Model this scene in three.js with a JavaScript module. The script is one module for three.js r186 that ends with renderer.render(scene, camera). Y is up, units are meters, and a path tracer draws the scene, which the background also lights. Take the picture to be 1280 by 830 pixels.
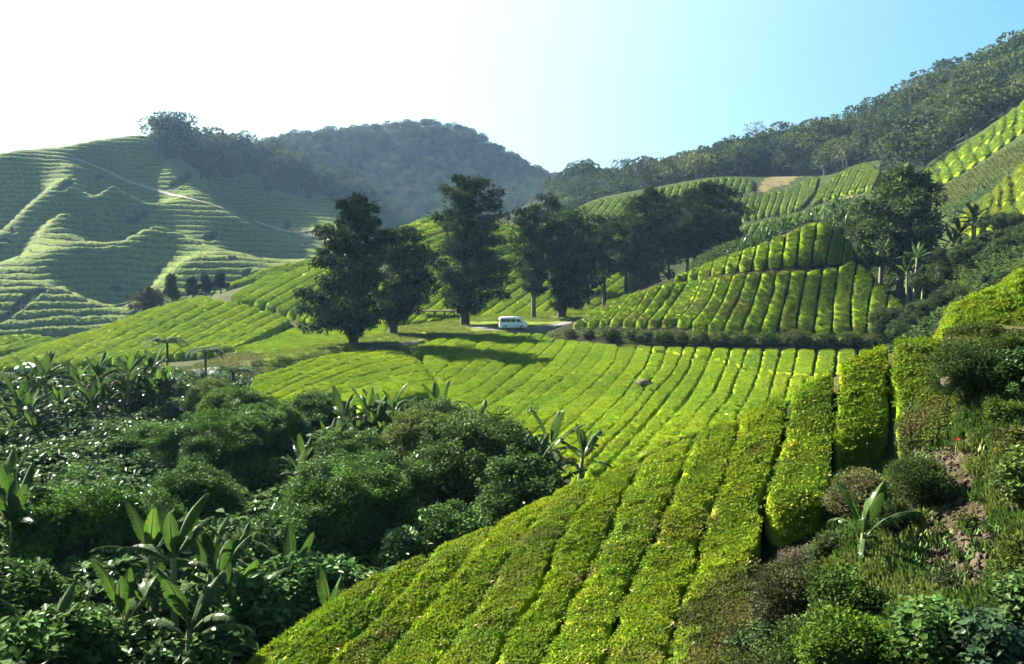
import * as THREE from 'three';
import { mergeGeometries, mergeVertices } from 'three/addons/utils/BufferGeometryUtils.js';
import { RoundedBoxGeometry } from 'three/addons/geometries/RoundedBoxGeometry.js';
import { createNoise2D, createNoise3D } from 'simplex-noise';

// ---------- camera, sky, sun, exposure ----------
const RAD = Math.PI / 180;
const scene = new THREE.Scene();
const EYE = new THREE.Vector3(0, 30, 0), PITCH = -4.5 * RAD, FOCAL = 415 / Math.tan(22.5 * RAD);
const camera = new THREE.PerspectiveCamera(45, 1280 / 830, 0.5, 6000);
camera.position.copy(EYE); camera.rotation.x = PITCH;
const EXPOSURE = 11;
const SUN_AZ = -50 * RAD, SUN_EL = 32 * RAD;
const sunDir = new THREE.Vector3(Math.sin(SUN_AZ) * Math.cos(SUN_EL), Math.sin(SUN_EL), -Math.cos(SUN_AZ) * Math.cos(SUN_EL));
{
  const w = 1024, h = 512, data = new Float32Array(w * h * 4), d = new THREE.Vector3();
  for (let j = 0; j < h; j++) for (let i = 0; i < w; i++) {
    const el = ((j + 0.5) / h - 0.5) * Math.PI, az = ((i + 0.5) / w - 0.5) * 2 * Math.PI;
    d.set(Math.cos(el) * Math.cos(az), Math.sin(el), Math.cos(el) * Math.sin(az));
    const g = Math.acos(Math.min(1, Math.max(-1, d.dot(sunDir)))) / RAD;
    const up = Math.max(0, d.y), t = Math.pow(up, 0.45);
    const air = [0.18 + (0.03 - 0.18) * t, 0.64 + (0.33 - 0.64) * t, 0.90 + (0.68 - 0.90) * t];
    let glow = 5.6 * Math.exp(-g * g / 1560);
    glow = 1.15 * (1 - Math.exp(-glow / 1.15));
    const low = 0.28 * Math.exp(-up / 0.10) * Math.exp(-g * g / 6000);
    const o = (j * w + i) * 4;
    data[o] = (air[0] + glow * 1.0 + low) / EXPOSURE; data[o + 1] = (air[1] + glow * 0.95 + low) / EXPOSURE; data[o + 2] = (air[2] + glow * 0.75 + low * 0.8) / EXPOSURE; data[o + 3] = 1;
  }
  const sky = new THREE.DataTexture(data, w, h, THREE.RGBAFormat, THREE.FloatType);
  sky.mapping = THREE.EquirectangularReflectionMapping; sky.magFilter = THREE.LinearFilter; sky.minFilter = THREE.LinearFilter; sky.wrapS = THREE.RepeatWrapping; sky.needsUpdate = true;
  scene.background = sky; scene.environment = sky;
}
const sun = new THREE.DirectionalLight(new THREE.Color(1, 0.95, 0.85), 5);
sun.position.copy(sunDir).multiplyScalar(500); sun.castShadow = true;
Object.assign(sun.shadow.camera, { left: -700, right: 700, top: 700, bottom: -700, near: 1, far: 3000 });
sun.shadow.mapSize.set(4096, 4096);
scene.add(sun, sun.target);
scene.fog = new THREE.FogExp2(new THREE.Color(0.4, 0.66, 1.0), 0.00007);
const renderer = new THREE.WebGLRenderer({ antialias: true });
renderer.toneMapping = THREE.LinearToneMapping; renderer.toneMappingExposure = EXPOSURE;
renderer.shadowMap.enabled = true;

// ---------- helpers ----------
function rngOf(seed) { let s = seed | 0; return () => { s = (s + 0x6d2b79f5) | 0; let t = Math.imul(s ^ (s >>> 15), 1 | s); t = (t + Math.imul(t ^ (t >>> 7), 61 | t)) ^ t; return ((t ^ (t >>> 14)) >>> 0) / 4294967296; }; }
const rnd = rngOf(7), R = (a, b, r = rnd) => a + (b - a) * r();
const n2 = createNoise2D(rngOf(11)), n3 = createNoise3D(rngOf(13));
const fbm = (x, z) => n2(x, z) * 0.6 + n2(x * 2.3 + 7, z * 2.3) * 0.3 + n2(x * 5.1, z * 5.1 + 3) * 0.15;
const clamp = (v, a, b) => Math.min(b, Math.max(a, v)), lerp = (a, b, t) => a + (b - a) * t, sstep = (a, b, v) => { const t = clamp((v - a) / (b - a), 0, 1); return t * t * (3 - 2 * t); };
const C_ = Math.cos(PITCH), S_ = Math.sin(PITCH);
// direction of a pixel of the 1280 x 830 photograph, per metre of forward distance
function ray(px, py) { const x = (px - 640) / FOCAL, y = (415 - py) / FOCAL, Y = y * C_ + S_, Z = C_ - y * S_; return [x / Z, Y / Z]; }
function P(px, py, d) { const [x, y] = ray(px, py); return [x * d, EYE.y + y * d, -d]; }
function pix(x, y, z) { const Y = y - EYE.y, cy = Y * C_ + z * S_, cz = -Y * S_ + z * C_; return [640 + FOCAL * x / -cz, 415 - FOCAL * cy / -cz]; }
function inPoly(p, x, y) { let c = false; for (let i = 0, j = p.length - 1; i < p.length; j = i++) if ((p[i][1] > y) !== (p[j][1] > y) && x < (p[j][0] - p[i][0]) * (y - p[i][1]) / (p[j][1] - p[i][1]) + p[i][0]) c = !c; return c; }
const taken = new Map();
function numbered(name) { const n = taken.get(name) ?? 0; taken.set(name, n + 1); return n ? name + '_' + String(n).padStart(3, '0') : name; }
function tag(o, label, category, group, kind) { if (label) o.userData.label = label; if (category) o.userData.category = category; if (group) o.userData.group = group; if (kind) o.userData.kind = kind; return o; }
function shade(o) { o.castShadow = o.receiveShadow = true; return o; }
function mesh(name, geo, mat, parent) { const m = shade(new THREE.Mesh(geo, mat)); m.name = parent === scene ? numbered(name) : name; if (parent) parent.add(m); return m; }
function thing(name, label, category, at = [0, 0, 0], group) { const g = new THREE.Group(); g.name = numbered(name); g.position.set(...at); scene.add(g); return tag(g, label, category, group); }
function cloneThing(src, base, at, turn, scale, label, group) { const c = src.clone(); c.name = numbered(base); c.position.set(...at); c.rotation.y = turn; if (scale.length) c.scale.set(...scale); else c.scale.setScalar(scale); c.userData = { ...src.userData }; tag(c, label, null, group); scene.add(c); return c; }
function bufGeo(pos, idx, col, uv) { const g = new THREE.BufferGeometry(); g.setAttribute('position', new THREE.BufferAttribute(new Float32Array(pos), 3)); if (col) g.setAttribute('color', new THREE.BufferAttribute(new Float32Array(col), 3)); if (uv) g.setAttribute('uv', new THREE.BufferAttribute(new Float32Array(uv), 2)); if (idx) g.setIndex(idx.length > 65535 || pos.length > 196605 ? new THREE.BufferAttribute(new Uint32Array(idx), 1) : idx); g.computeVertexNormals(); return g; }

// ---------- the lie of the land: smooth hills through known points, the ground is the highest of them ----------
class Hill {
  constructor(name, points, o = {}) {
    this.name = name; this.drop = o.drop ?? 0.8; this.fall = o.fall ?? 0.9; this.S = 100;
    const n = points.length, m = n + 3, A = [], S = this.S, lam = o.smooth ?? 0.0005;
    this.c = points.map((p) => [p[0] / S, p[2] / S]);
    for (let i = 0; i < m; i++) A.push(new Float64Array(m + 1));
    for (let i = 0; i < n; i++) {
      for (let j = 0; j < n; j++) { const r2 = (this.c[i][0] - this.c[j][0]) ** 2 + (this.c[i][1] - this.c[j][1]) ** 2; A[i][j] = i === j ? lam : r2 * Math.log(r2 + 1e-12); }
      A[i][n] = A[n][i] = 1; A[i][n + 1] = A[n + 1][i] = this.c[i][0]; A[i][n + 2] = A[n + 2][i] = this.c[i][1]; A[i][m] = points[i][1];
    }
    for (let k = 0; k < m; k++) {
      let p = k; for (let i = k + 1; i < m; i++) if (Math.abs(A[i][k]) > Math.abs(A[p][k])) p = i;
      [A[k], A[p]] = [A[p], A[k]];
      for (let i = k + 1; i < m; i++) { const f = A[i][k] / A[k][k]; if (f) for (let j = k; j <= m; j++) A[i][j] -= f * A[k][j]; }
    }
    const w = new Float64Array(m); for (let k = m - 1; k >= 0; k--) { let s = A[k][m]; for (let j = k + 1; j < m; j++) s -= A[k][j] * w[j]; w[k] = s / A[k][k]; }
    this.w = w; this.n = n;
    const q = points.map((p) => [p[0], p[2]]).sort((a, b) => a[0] - b[0] || a[1] - b[1]), cr = (o, a, b) => (a[0] - o[0]) * (b[1] - o[1]) - (a[1] - o[1]) * (b[0] - o[0]), hull = [];
    for (const pass of [q, [...q].reverse()]) { const st = hull.length; for (const p of pass) { while (hull.length >= st + 2 && cr(hull[hull.length - 2], hull[hull.length - 1], p) <= 0) hull.pop(); hull.push(p); } hull.pop(); }
    this.hull = hull;
  }
  raw(x, z) { const X = x / this.S, Z = z / this.S, w = this.w, n = this.n; let s = w[n] + w[n + 1] * X + w[n + 2] * Z; for (let i = 0; i < n; i++) { const dx = X - this.c[i][0], dz = Z - this.c[i][1], r2 = dx * dx + dz * dz; s += w[i] * r2 * Math.log(r2 + 1e-12); } return s; }
  h(x, z) {
    const H = this.hull; let best = Infinity, bx = x, bz = z, inside = true;
    for (let i = 0; i < H.length; i++) {
      const a = H[i], b = H[(i + 1) % H.length], ex = b[0] - a[0], ez = b[1] - a[1], cx = x - a[0], cz = z - a[1];
      if (ex * cz - ez * cx < 0) { inside = false; const t = clamp((cx * ex + cz * ez) / (ex * ex + ez * ez), 0, 1), dx = cx - ex * t, dz = cz - ez * t, d = dx * dx + dz * dz; if (d < best) { best = d; bx = a[0] + ex * t; bz = a[1] + ez * t; } }
    }
    return inside ? this.raw(x, z) : this.raw(bx, bz) - Math.sqrt(best) * this.fall;
  }
  // where the ray through a pixel first meets this hill
  hit(px, py, d0, d1) {
    const [rx, ry] = ray(px, py); let lo = d0, d = d0;
    const above = (d) => EYE.y + ry * d > this.h(rx * d, -d);
    while (d < d1) { d *= 1.006; if (!above(d)) { let a = lo, b = d; for (let k = 0; k < 16; k++) { const m = (a + b) / 2; if (above(m)) a = m; else b = m; } return [rx * b, -b]; } lo = d; }
    // grazing a crest: the nearest approach
    let best = Infinity, bd = d0; for (d = d0; d < d1; d *= 1.006) { const g = EYE.y + ry * d - this.h(rx * d, -d); if (g < best) { best = g; bd = d; } }
    return [rx * bd, -bd];
  }
}
const W = (x, y, z) => [x, y + EYE.y, z], Bk = (px, d, y) => [(px - 640) / FOCAL * d, y + EYE.y, -d];
const PP = (list) => list.map(([a, b, c]) => P(a, b, c));
const nearHill = new Hill('near', [...PP([[345, 805, 21], [430, 742, 24], [504, 702, 25], [560, 674, 25.5], [619, 652, 26], [696, 611, 26.5], [750, 590, 26.5], [805, 570, 26.5], [870, 538, 26], [923, 516, 26], [986, 482, 25.5], [1048, 450, 25], [1115, 416, 25], [1156, 404, 25], [1190, 415, 24.5],
  [300, 880, 19], [345, 860, 19], [480, 830, 19], [614, 830, 17.5], [754, 830, 16.5], [840, 830, 16], [1000, 830, 14], [1150, 830, 12], [1280, 830, 11], [1400, 830, 10], [600, 750, 20.5], [700, 720, 20.5], [790, 720, 20], [880, 680, 20.5], [960, 600, 21.5], [1040, 560, 22], [1115, 540, 22], [1190, 520, 21], [1280, 470, 21], [1400, 440, 20], [1280, 600, 16.5], [1150, 680, 16], [1050, 700, 17], [950, 740, 17.5], [800, 1000, 11], [1100, 1100, 8], [500, 1000, 14]]),
  Bk(345, 25, -13.5), Bk(504, 30, -12.5), Bk(619, 31, -11), Bk(750, 31.5, -9.4), Bk(870, 31, -8), Bk(986, 31, -6.6), Bk(1115, 31, -5), Bk(1190, 31, -4.6), Bk(1300, 31, -4.4)], { fall: 1.1, smooth: 0.00002 });
const shrubHill = new Hill('hedge', [...PP([[1166, 398, 27], [1200, 377, 27.6], [1245, 360, 28], [1280, 335, 28.5], [1360, 318, 29], [1175, 408, 26], [1204, 416, 25.6], [1240, 410, 25.2], [1280, 414, 24.7], [1360, 425, 24]]), Bk(1166, 30, -3), Bk(1280, 32, -1.6), Bk(1370, 32, -1.5)], { fall: 1.2, smooth: 0.00002, drop: 1.3 });
const midField = new Hill('mid', [...PP([[300, 505, 78], [310, 472, 95], [420, 447, 106], [480, 437, 118], [540, 425, 128], [620, 417, 137], [700, 417, 135], [760, 420, 128], [830, 425, 118], [950, 424, 110], [1060, 430, 102], [1150, 432, 96], [540, 463, 97], [470, 472, 95], [620, 470, 95], [700, 470, 92], [805, 480, 85], [900, 470, 86], [1000, 468, 83], [360, 500, 82], [500, 492, 82], [600, 530, 67], [660, 540, 63], [720, 590, 51], [800, 562, 55], [860, 538, 59], [960, 502, 67], [690, 492, 85]]),
  W(-6, -13.6, -45), W(10, -12.8, -44), W(25, -10.8, -50), W(38, -9.5, -60), W(45, -9.6, -85)], { drop: 0.85, fall: 0.5 });
const bench = new Hill('bench', PP([[215, 466, 114], [250, 457, 120], [290, 441, 134], [343, 447, 113], [403, 437, 120], [440, 430, 124], [490, 419, 138], [560, 410, 150], [640, 411, 144], [700, 407, 150], [770, 400, 160], [560, 401, 168], [668, 397, 166], [480, 427, 130], [600, 417, 139], [740, 393, 172]]), { drop: 0, fall: 0.6 });
const sunSlope = new Hill('slope', [...PP([[-40, 462, 136], [0, 458, 138], [100, 455, 132], [220, 447, 128], [290, 440, 131], [343, 441, 123], [403, 432, 129], [480, 414, 146], [540, 402, 166], [640, 395, 173], [720, 392, 176], [770, 390, 178], [150, 425, 150], [268, 395, 165], [350, 370, 180], [440, 360, 190], [520, 350, 200], [640, 350, 205], [740, 350, 205],
  [-40, 452, 145], [36, 436, 150], [106, 414, 162], [181, 389, 178], [265, 365, 195], [316, 348, 208], [398, 329, 222], [470, 296, 245], [530, 270, 262], [570, 269, 268], [640, 279, 275], [720, 290, 280], [800, 300, 280]]),
  Bk(-40, 165, -22), Bk(36, 172, -20), Bk(181, 205, -16), Bk(316, 235, -10), Bk(398, 255, -8), Bk(530, 310, 5), Bk(640, 320, 3), Bk(780, 320, 0)], { drop: 1.3 });
const backSlope = new Hill('back', [...PP([[270, 362, 245], [310, 343, 258], [345, 332, 270], [380, 325, 278], [420, 318, 285], [480, 312, 290], [300, 375, 228], [360, 360, 240], [440, 350, 250]]), Bk(270, 265, -14), Bk(345, 295, -8), Bk(420, 310, -4), Bk(480, 315, -4)], { drop: 0.9 });
const knoll = new Hill('knoll', [...PP([[-40, 424, 188], [0, 421, 192], [30, 414, 195], [60, 417, 195], [85, 428, 190], [-40, 450, 165], [0, 446, 167], [60, 440, 172]]), Bk(-40, 208, -22), Bk(30, 212, -21), Bk(90, 205, -22)], { drop: 0.9 });
const pyramid = new Hill('pyramid', [...PP([[694, 407, 128], [745, 385, 128], [776, 368, 128], [834, 346, 125], [873, 331, 123], [928, 312, 121], [980, 290, 119], [1023, 273, 117], [1045, 281, 114], [1059, 294, 112], [1085, 333, 107], [1110, 361, 103], [1143, 389, 98], [1165, 407, 96], [829, 350, 121], [897, 339, 115], [957, 331, 111], [1030, 326, 108], [1066, 320, 109], [752, 403, 120], [815, 404, 113], [885, 411, 107], [980, 413, 102], [1040, 416, 99], [1088, 419, 97], [1130, 412, 95.5], [850, 375, 117], [940, 372, 108], [1040, 372, 104]]),
  Bk(694, 140, -11), Bk(776, 142, -9), Bk(873, 138, -5), Bk(980, 134, -1), Bk(1045, 128, -1.5), Bk(1085, 118, -5), Bk(1143, 108, -9), Bk(1165, 104, -10)], { drop: 0.7, fall: 1.0 });
const hollow = new Hill('hollow', [...PP([[1100, 340, 126], [1150, 345, 114], [1165, 388, 101], [1200, 345, 97], [1200, 380, 86], [1280, 325, 88], [1350, 310, 84], [1240, 372, 77], [1290, 365, 70], [1350, 360, 66], [1120, 322, 132], [1180, 303, 126], [1060, 303, 142], [1000, 292, 150], [940, 302, 158], [1030, 272, 166], [900, 312, 160], [870, 330, 168], [1172, 410, 92]]), Bk(1000, 124, -5), Bk(1080, 112, -8), Bk(900, 130, -9), Bk(1130, 104, -10)], { drop: 0, fall: 2 });
const eastSlope = new Hill('east', [...PP([[1100, 243, 240], [1130, 222, 243], [1180, 188, 235], [1230, 158, 230], [1280, 125, 225], [1350, 85, 220], [1150, 228, 215], [1215, 190, 205], [1280, 150, 200], [1350, 110, 195], [1180, 260, 170], [1240, 225, 165], [1280, 205, 160], [1350, 170, 155], [1150, 290, 140], [1190, 286, 135], [1230, 275, 125], [1280, 263, 118], [1350, 245, 112], [1280, 300, 100], [1350, 290, 95]])], { drop: 0.8, fall: 0.6 });
const farTea = new Hill('farTea', [...PP([[690, 272, 325], [705, 266, 330], [740, 249, 335], [800, 236, 335], [850, 226, 335], [900, 218, 330], [950, 219, 325], [985, 219, 320], [1040, 215, 305], [1075, 201, 295], [1100, 196, 285], [720, 290, 270], [800, 300, 250], [920, 290, 235], [930, 270, 250], [1000, 260, 245], [1060, 262, 230], [1090, 235, 240], [1120, 232, 232], [850, 255, 290], [780, 265, 290], [950, 245, 285], [1020, 235, 280]]), Bk(690, 370, 8), Bk(850, 390, 22)], { drop: 0.9, fall: 0.5 });
const forestRidge = new Hill('ridge', [...PP([[690, 243, 560], [760, 238, 520], [850, 235, 450], [905, 216, 410], [960, 203, 395], [1000, 198, 385], [1060, 183, 380], [1110, 163, 375], [1150, 134, 370], [1200, 120, 365], [1280, 96, 360], [1400, 64, 355], [800, 240, 400], [880, 224, 350], [960, 224, 330], [1040, 226, 310], [1085, 200, 300], [1140, 205, 272], [1200, 172, 252], [1280, 130, 237], [1400, 75, 230]]), Bk(690, 700, 20), Bk(850, 560, 20), Bk(1000, 480, 25), Bk(1150, 460, 40), Bk(1400, 450, 60)], { drop: 0, fall: 0.5 });
const mountain = new Hill('mountain', [...PP([[280, 200, 850], [365, 174, 880], [420, 168, 900], [490, 160, 910], [540, 158, 910], [580, 166, 900], [620, 190, 880], [680, 226, 860], [720, 235, 850], [800, 240, 850], [900, 245, 850], [365, 240, 760], [430, 255, 740], [500, 275, 700], [600, 265, 700], [680, 268, 680], [560, 330, 600], [400, 330, 620], [700, 330, 600], [450, 205, 830], [540, 205, 830], [620, 235, 790], [900, 320, 600]]), Bk(280, 1050, 60), Bk(540, 1100, 60), Bk(720, 1050, 40), Bk(900, 1050, 40)], { drop: 0, fall: 0.5, smooth: 0.002 });
const bigHill = new Hill('big', [...PP([[0, 418, 300], [60, 412, 310], [130, 403, 332], [200, 378, 352], [262, 362, 356], [340, 332, 395], [400, 326, 405], [450, 325, 420],
  [-90, 225, 500], [0, 199, 505], [65, 191, 522], [120, 183, 542], [180, 176, 560], [230, 181, 590], [290, 192, 620], [340, 203, 650], [400, 232, 690], [450, 245, 700],
  [70, 202, 508], [88, 226, 472], [86, 270, 428], [84, 320, 382], [75, 365, 342], [90, 400, 322],
  [132, 242, 520], [146, 290, 482], [150, 340, 436], [150, 385, 380], [110, 300, 446],
  [105, 212, 500], [140, 236, 462], [190, 286, 412], [230, 330, 372],
  [195, 196, 548], [225, 216, 530], [260, 246, 503], [295, 278, 472], [302, 320, 425], [230, 270, 465], [260, 310, 425],
  [225, 200, 600], [268, 226, 590], [308, 270, 565], [325, 308, 515], [334, 332, 455],
  [300, 196, 632], [335, 228, 590], [365, 258, 560], [400, 292, 510], [425, 312, 470], [385, 250, 588], [350, 295, 510], [425, 255, 600],
  [14, 295, 470], [8, 345, 420], [-90, 300, 410], [-90, 420, 290], [40, 262, 440], [40, 320, 384]]), ...PP([[-90, 231, 530], [0, 205, 535], [65, 197, 553], [120, 189, 573], [180, 183, 592], [235, 190, 625], [295, 202, 655]]), Bk(-90, 620, 30), Bk(65, 660, 35), Bk(180, 690, 50), Bk(290, 750, 60), Bk(400, 820, 60)], { drop: 0, fall: 0.6 });
const valley = new Hill('valley', [W(-4, -12, -12), W(-14, -11.2, -18), W(-25, -11.2, -25), W(-60, -11.5, -30), W(-90, -12, -60), W(-40, -12.2, -40), W(-60, -12.8, -75), W(-80, -15.6, -110), W(-20, -12.8, -35), W(-10, -13.6, -45), W(-30, -13.4, -60), W(-12, -14.4, -68), W(-40, -14.4, -90), W(0, -14.0, -40), W(-100, -18, -140), W(-45, -15.2, -112), W(-130, -15, -80)], { drop: 0, fall: 0.15, smooth: 0.003 });
const hills = [nearHill, shrubHill, midField, bench, sunSlope, backSlope, knoll, pyramid, hollow, eastSlope, farTea, forestRidge, mountain, bigHill, valley];
// bare and weedy ground on the near hill lies at the surface, under the hedges it lies a hedge's height lower
function dropOf(hill, x, z) {
  if (hill !== nearHill) return hill.drop;
  const [px, py] = pix(x, hill.h(x, z), z);
  const edge = py < 560 ? 1185 : py < 660 ? lerp(1125, 1050, (py - 560) / 100) : lerp(1050, 960, clamp((py - 660) / 150, 0, 1));
  return 0.85 * (1 - sstep(edge - 15, edge + 25, px));
}
function ground(x, z) {
  let best = -1e9, who = valley;
  for (const k of hills) {
    if (!k.box) { const xs = k.hull.map((p) => p[0]), zs = k.hull.map((p) => p[1]); k.box = [Math.min(...xs), Math.max(...xs), Math.min(...zs), Math.max(...zs)]; k.reach = 60; }
    if (k !== valley && (x < k.box[0] - k.reach || x > k.box[1] + k.reach || z < k.box[2] - k.reach || z > k.box[3] + k.reach)) continue;
    const y = k.h(x, z); if (y < best) continue;
    const v = y - dropOf(k, x, z); if (v > best) { best = v; who = k; }
  }
  return [Math.max(best, EYE.y - 75), who];
}
const groundY = (x, z) => ground(x, z)[0];
// ---------- ground sheet ----------
const soilZone = [[1120, 560], [1150, 535], [1200, 545], [1235, 560], [1225, 620], [1240, 660], [1255, 720], [1225, 745], [1150, 725], [1165, 660], [1130, 620]];
const groundTint = {
  near: [0.035, 0.028, 0.014], hedge: [0.035, 0.03, 0.014], mid: [0.026, 0.028, 0.01], bench: [0.12, 0.16, 0.025], slope: [0.05, 0.06, 0.014], back: [0.05, 0.06, 0.015], knoll: [0.05, 0.06, 0.015], pyramid: [0.022, 0.024, 0.01],
  hollow: [0.03, 0.045, 0.014], east: [0.06, 0.07, 0.02], farTea: [0.04, 0.055, 0.015], ridge: [0.02, 0.03, 0.012], mountain: [0.03, 0.045, 0.02], big: [0.05, 0.07, 0.02], valley: [0.03, 0.04, 0.014] };
const landMat = new THREE.MeshPhysicalMaterial({ vertexColors: true, color: new THREE.Color(0.39, 0.39, 0.39), roughness: 1, specularIntensity: 0.04 });
{
  const az0 = -62, az1 = 62, na = 700, nr = 640, pos = [], col = [], idx = [];
  for (let j = 0; j <= nr; j++) {
    const d = 7 * Math.pow(1500 / 7, j / nr);
    for (let i = 0; i <= na; i++) {
      const a = (az0 + (az1 - az0) * i / na) * RAD, x = Math.sin(a) * d, z = -Math.cos(a) * d;
      let [y, who] = ground(x, z);
      const near = d < 60;
      if (near) y += fbm(x * 1.1, z * 1.1) * 0.07 + (d < 35 ? fbm(x * 4, z * 4) * 0.035 : 0); else if (who !== bench) y += fbm(x * 0.3, z * 0.3) * 0.15;
      pos.push(x, y, z);
      let c = groundTint[who.name].slice(); let k = 1 + 0.35 * fbm(x * 0.9, z * 0.9) + 0.25 * n2(x * 3.7, z * 3.7);
      if (who === nearHill) {
        const [px, py] = pix(x, y, z), s = inPoly(soilZone, px + 26 * fbm(x * 0.9, z * 0.9 + 5) + 14 * n2(x * 4, z * 4), py + 26 * fbm(x * 0.9 + 9, z * 0.9) + 14 * n2(x * 4 + 5, z * 4)) ? 1 : 0;
        if (px > 1040 && px < 1500) { const m = 0.5 + 0.5 * n2(x * 1.7, z * 1.7); c = s ? [0.13, 0.085, 0.055] : [lerp(0.05, 0.10, m), lerp(0.055, 0.085, m), lerp(0.018, 0.03, m)]; if (s) { const w3 = sstep(-0.1, 0.7, n2(x * 0.8 + 40, z * 1.6) + 0.4 * n2(x * 5, z * 5)); c = [lerp(0.045, 0.09, w3), lerp(0.034, 0.074, w3), lerp(0.018, 0.045, w3)]; } k = 1 + 0.3 * fbm(x * 2.5, z * 2.5) + 0.3 * n2(x * 8, z * 8); }
      }
      if (who === bench) { const m = 0.5 + 0.5 * fbm(x * 0.12, z * 0.12); const [px] = pix(x, y, z); c = px < 330 ? [lerp(0.1, 0.16, m), lerp(0.13, 0.16, m), 0.04] : [lerp(0.11, 0.19, m), lerp(0.17, 0.22, m), lerp(0.02, 0.03, m)]; }
      if (who === eastSlope) { const m = 0.5 + 0.5 * fbm(x * 0.15, z * 0.15); c = [lerp(0.035, 0.06, m), lerp(0.065, 0.07, m), 0.018]; }
      if (who === farTea) { const [px, py] = pix(x, y, z); if (inPoly([[948, 232], [960, 222], [985, 215], [1008, 216], [985, 229], [950, 241]], px + 5 * n2(x * 0.1, z * 0.1), py) || inPoly([[1020, 247], [1035, 239], [1055, 236], [1072, 246], [1040, 251]], px + 4 * n2(x * 0.1, z * 0.1), py)) c = [0.17, 0.14, 0.06]; }
      col.push(c[0] * k, c[1] * k, c[2] * k);
    }
  }
  for (let j = 0; j < nr; j++) for (let i = 0; i < na; i++) { const a = j * (na + 1) + i, b = a + 1, c = a + na + 1, d = c + 1; idx.push(a, b, c, b, d, c); }
  const g = bufGeo(pos, idx, col), m = mesh('terrain', g, landMat, scene); tag(m, null, null, null, 'structure');
}
{ // the low land beyond and around, out to the horizon
  const g = new THREE.RingGeometry(3, 4500, 96, 12).rotateX(-Math.PI / 2); const m = mesh('ground', g, new THREE.MeshStandardMaterial({ color: new THREE.Color(0.04, 0.06, 0.02), roughness: 1 }), scene); m.position.y = EYE.y - 76; tag(m, null, null, null, 'structure');
}

// ---------- far hillside: tea terraces along the contours ----------
{
  const px0 = -30, px1 = 445, nA = 330, d0 = 285, d1 = 640, nR = 860, pos = [], col = [], idx = [], ok = [];
  for (let j = 0; j <= nR; j++) {
    const d = d0 + (d1 - d0) * j / nR;
    for (let i = 0; i <= nA; i++) {
      const px = px0 + (px1 - px0) * i / nA, x = (px - 640) / FOCAL * d, z = -d, h = bigHill.h(x, z);
      const wob = 0.8 * fbm(x * 0.012, z * 0.012) + 0.16 * n2(x * 0.09, z * 0.09);
      const ph = (h + wob * 2 + 0.02 * x) / 3.0, f = ph - Math.floor(ph);
      const [qx, qy] = pix(x, h, z);
      const wood = qx > 205 && qy < 172 + (qx - 205) * 0.22 + 30 + 12 * n2(x * 0.03, z * 0.03);
      const hedge = Math.pow(Math.max(0, Math.sin(Math.PI * f)), 0.45);
      const miss = n2(x * 0.05 + 3, z * 0.05 + ph * 0.35) > 0.72 ? 0.2 : 1;
      const y = h + (wood ? 0.1 : (hedge * 1.4 * miss - 0.2) + 0.3 * n2(x * 0.5, z * 0.5) + 0.15 * n2(x * 1.3, z * 1.3));
      pos.push(x, y, z); ok.push(y > groundY(x, z) - 3 && h > EYE.y - 40);
      const m = 0.5 + 0.5 * fbm(x * 0.02, z * 0.02), v = 1 + 0.25 * n2(x * 0.35, z * 0.35);
      let c = [lerp(0.11, 0.18, m), lerp(0.17, 0.22, m), lerp(0.022, 0.026, m)];
      if (hedge * miss < 0.55) c = [0.035, 0.045, 0.015];
      if (qx > 310 && qy > 285) { const w2 = sstep(-0.2, 0.5, n2(x * 0.02, z * 0.02)); c = [lerp(c[0], 0.2, w2 * 0.6), lerp(c[1], 0.18, w2 * 0.6), lerp(c[2], 0.1, w2 * 0.6)]; }
      if (wood) c = [0.025, 0.04, 0.02];
      col.push(c[0] * v, c[1] * v, c[2] * v);
    }
  }
  for (let j = 0; j < nR; j++) for (let i = 0; i < nA; i++) { const a = j * (nA + 1) + i, b = a + 1, c = a + nA + 1, d = c + 1; if (ok[a] && ok[b] && ok[c] && ok[d]) idx.push(a, b, c, b, d, c); }
  const m = mesh('tea_terraces', bufGeo(pos, idx, col), new THREE.MeshPhysicalMaterial({ vertexColors: true, color: new THREE.Color(0.39, 0.39, 0.39), roughness: 1, specularIntensity: 0.03 }), scene);
  tag(m, 'hazy far hillside striped with green tea terraces following the contours', 'tea terraces', null, 'stuff');
}
// ---------- tea hedges ----------
const ALB = 0.4;
function leafMat(o) { const c = (o.color ?? new THREE.Color(1, 1, 1)).clone().multiplyScalar(ALB); return new THREE.MeshPhysicalMaterial({ side: THREE.DoubleSide, roughness: 0.9, transmission: 0.42, thickness: 0, specularIntensity: 0.08, clearcoat: 0.03, clearcoatRoughness: 0.3, vertexColors: true, ...o, color: c }); }
const teaLeafMat = leafMat({ name: 'tea leaf' });
const hedgeMat = new THREE.MeshPhysicalMaterial({ vertexColors: true, color: new THREE.Color(ALB, ALB, ALB), roughness: 0.95, specularIntensity: 0.04, name: 'tea hedge' });
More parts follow.
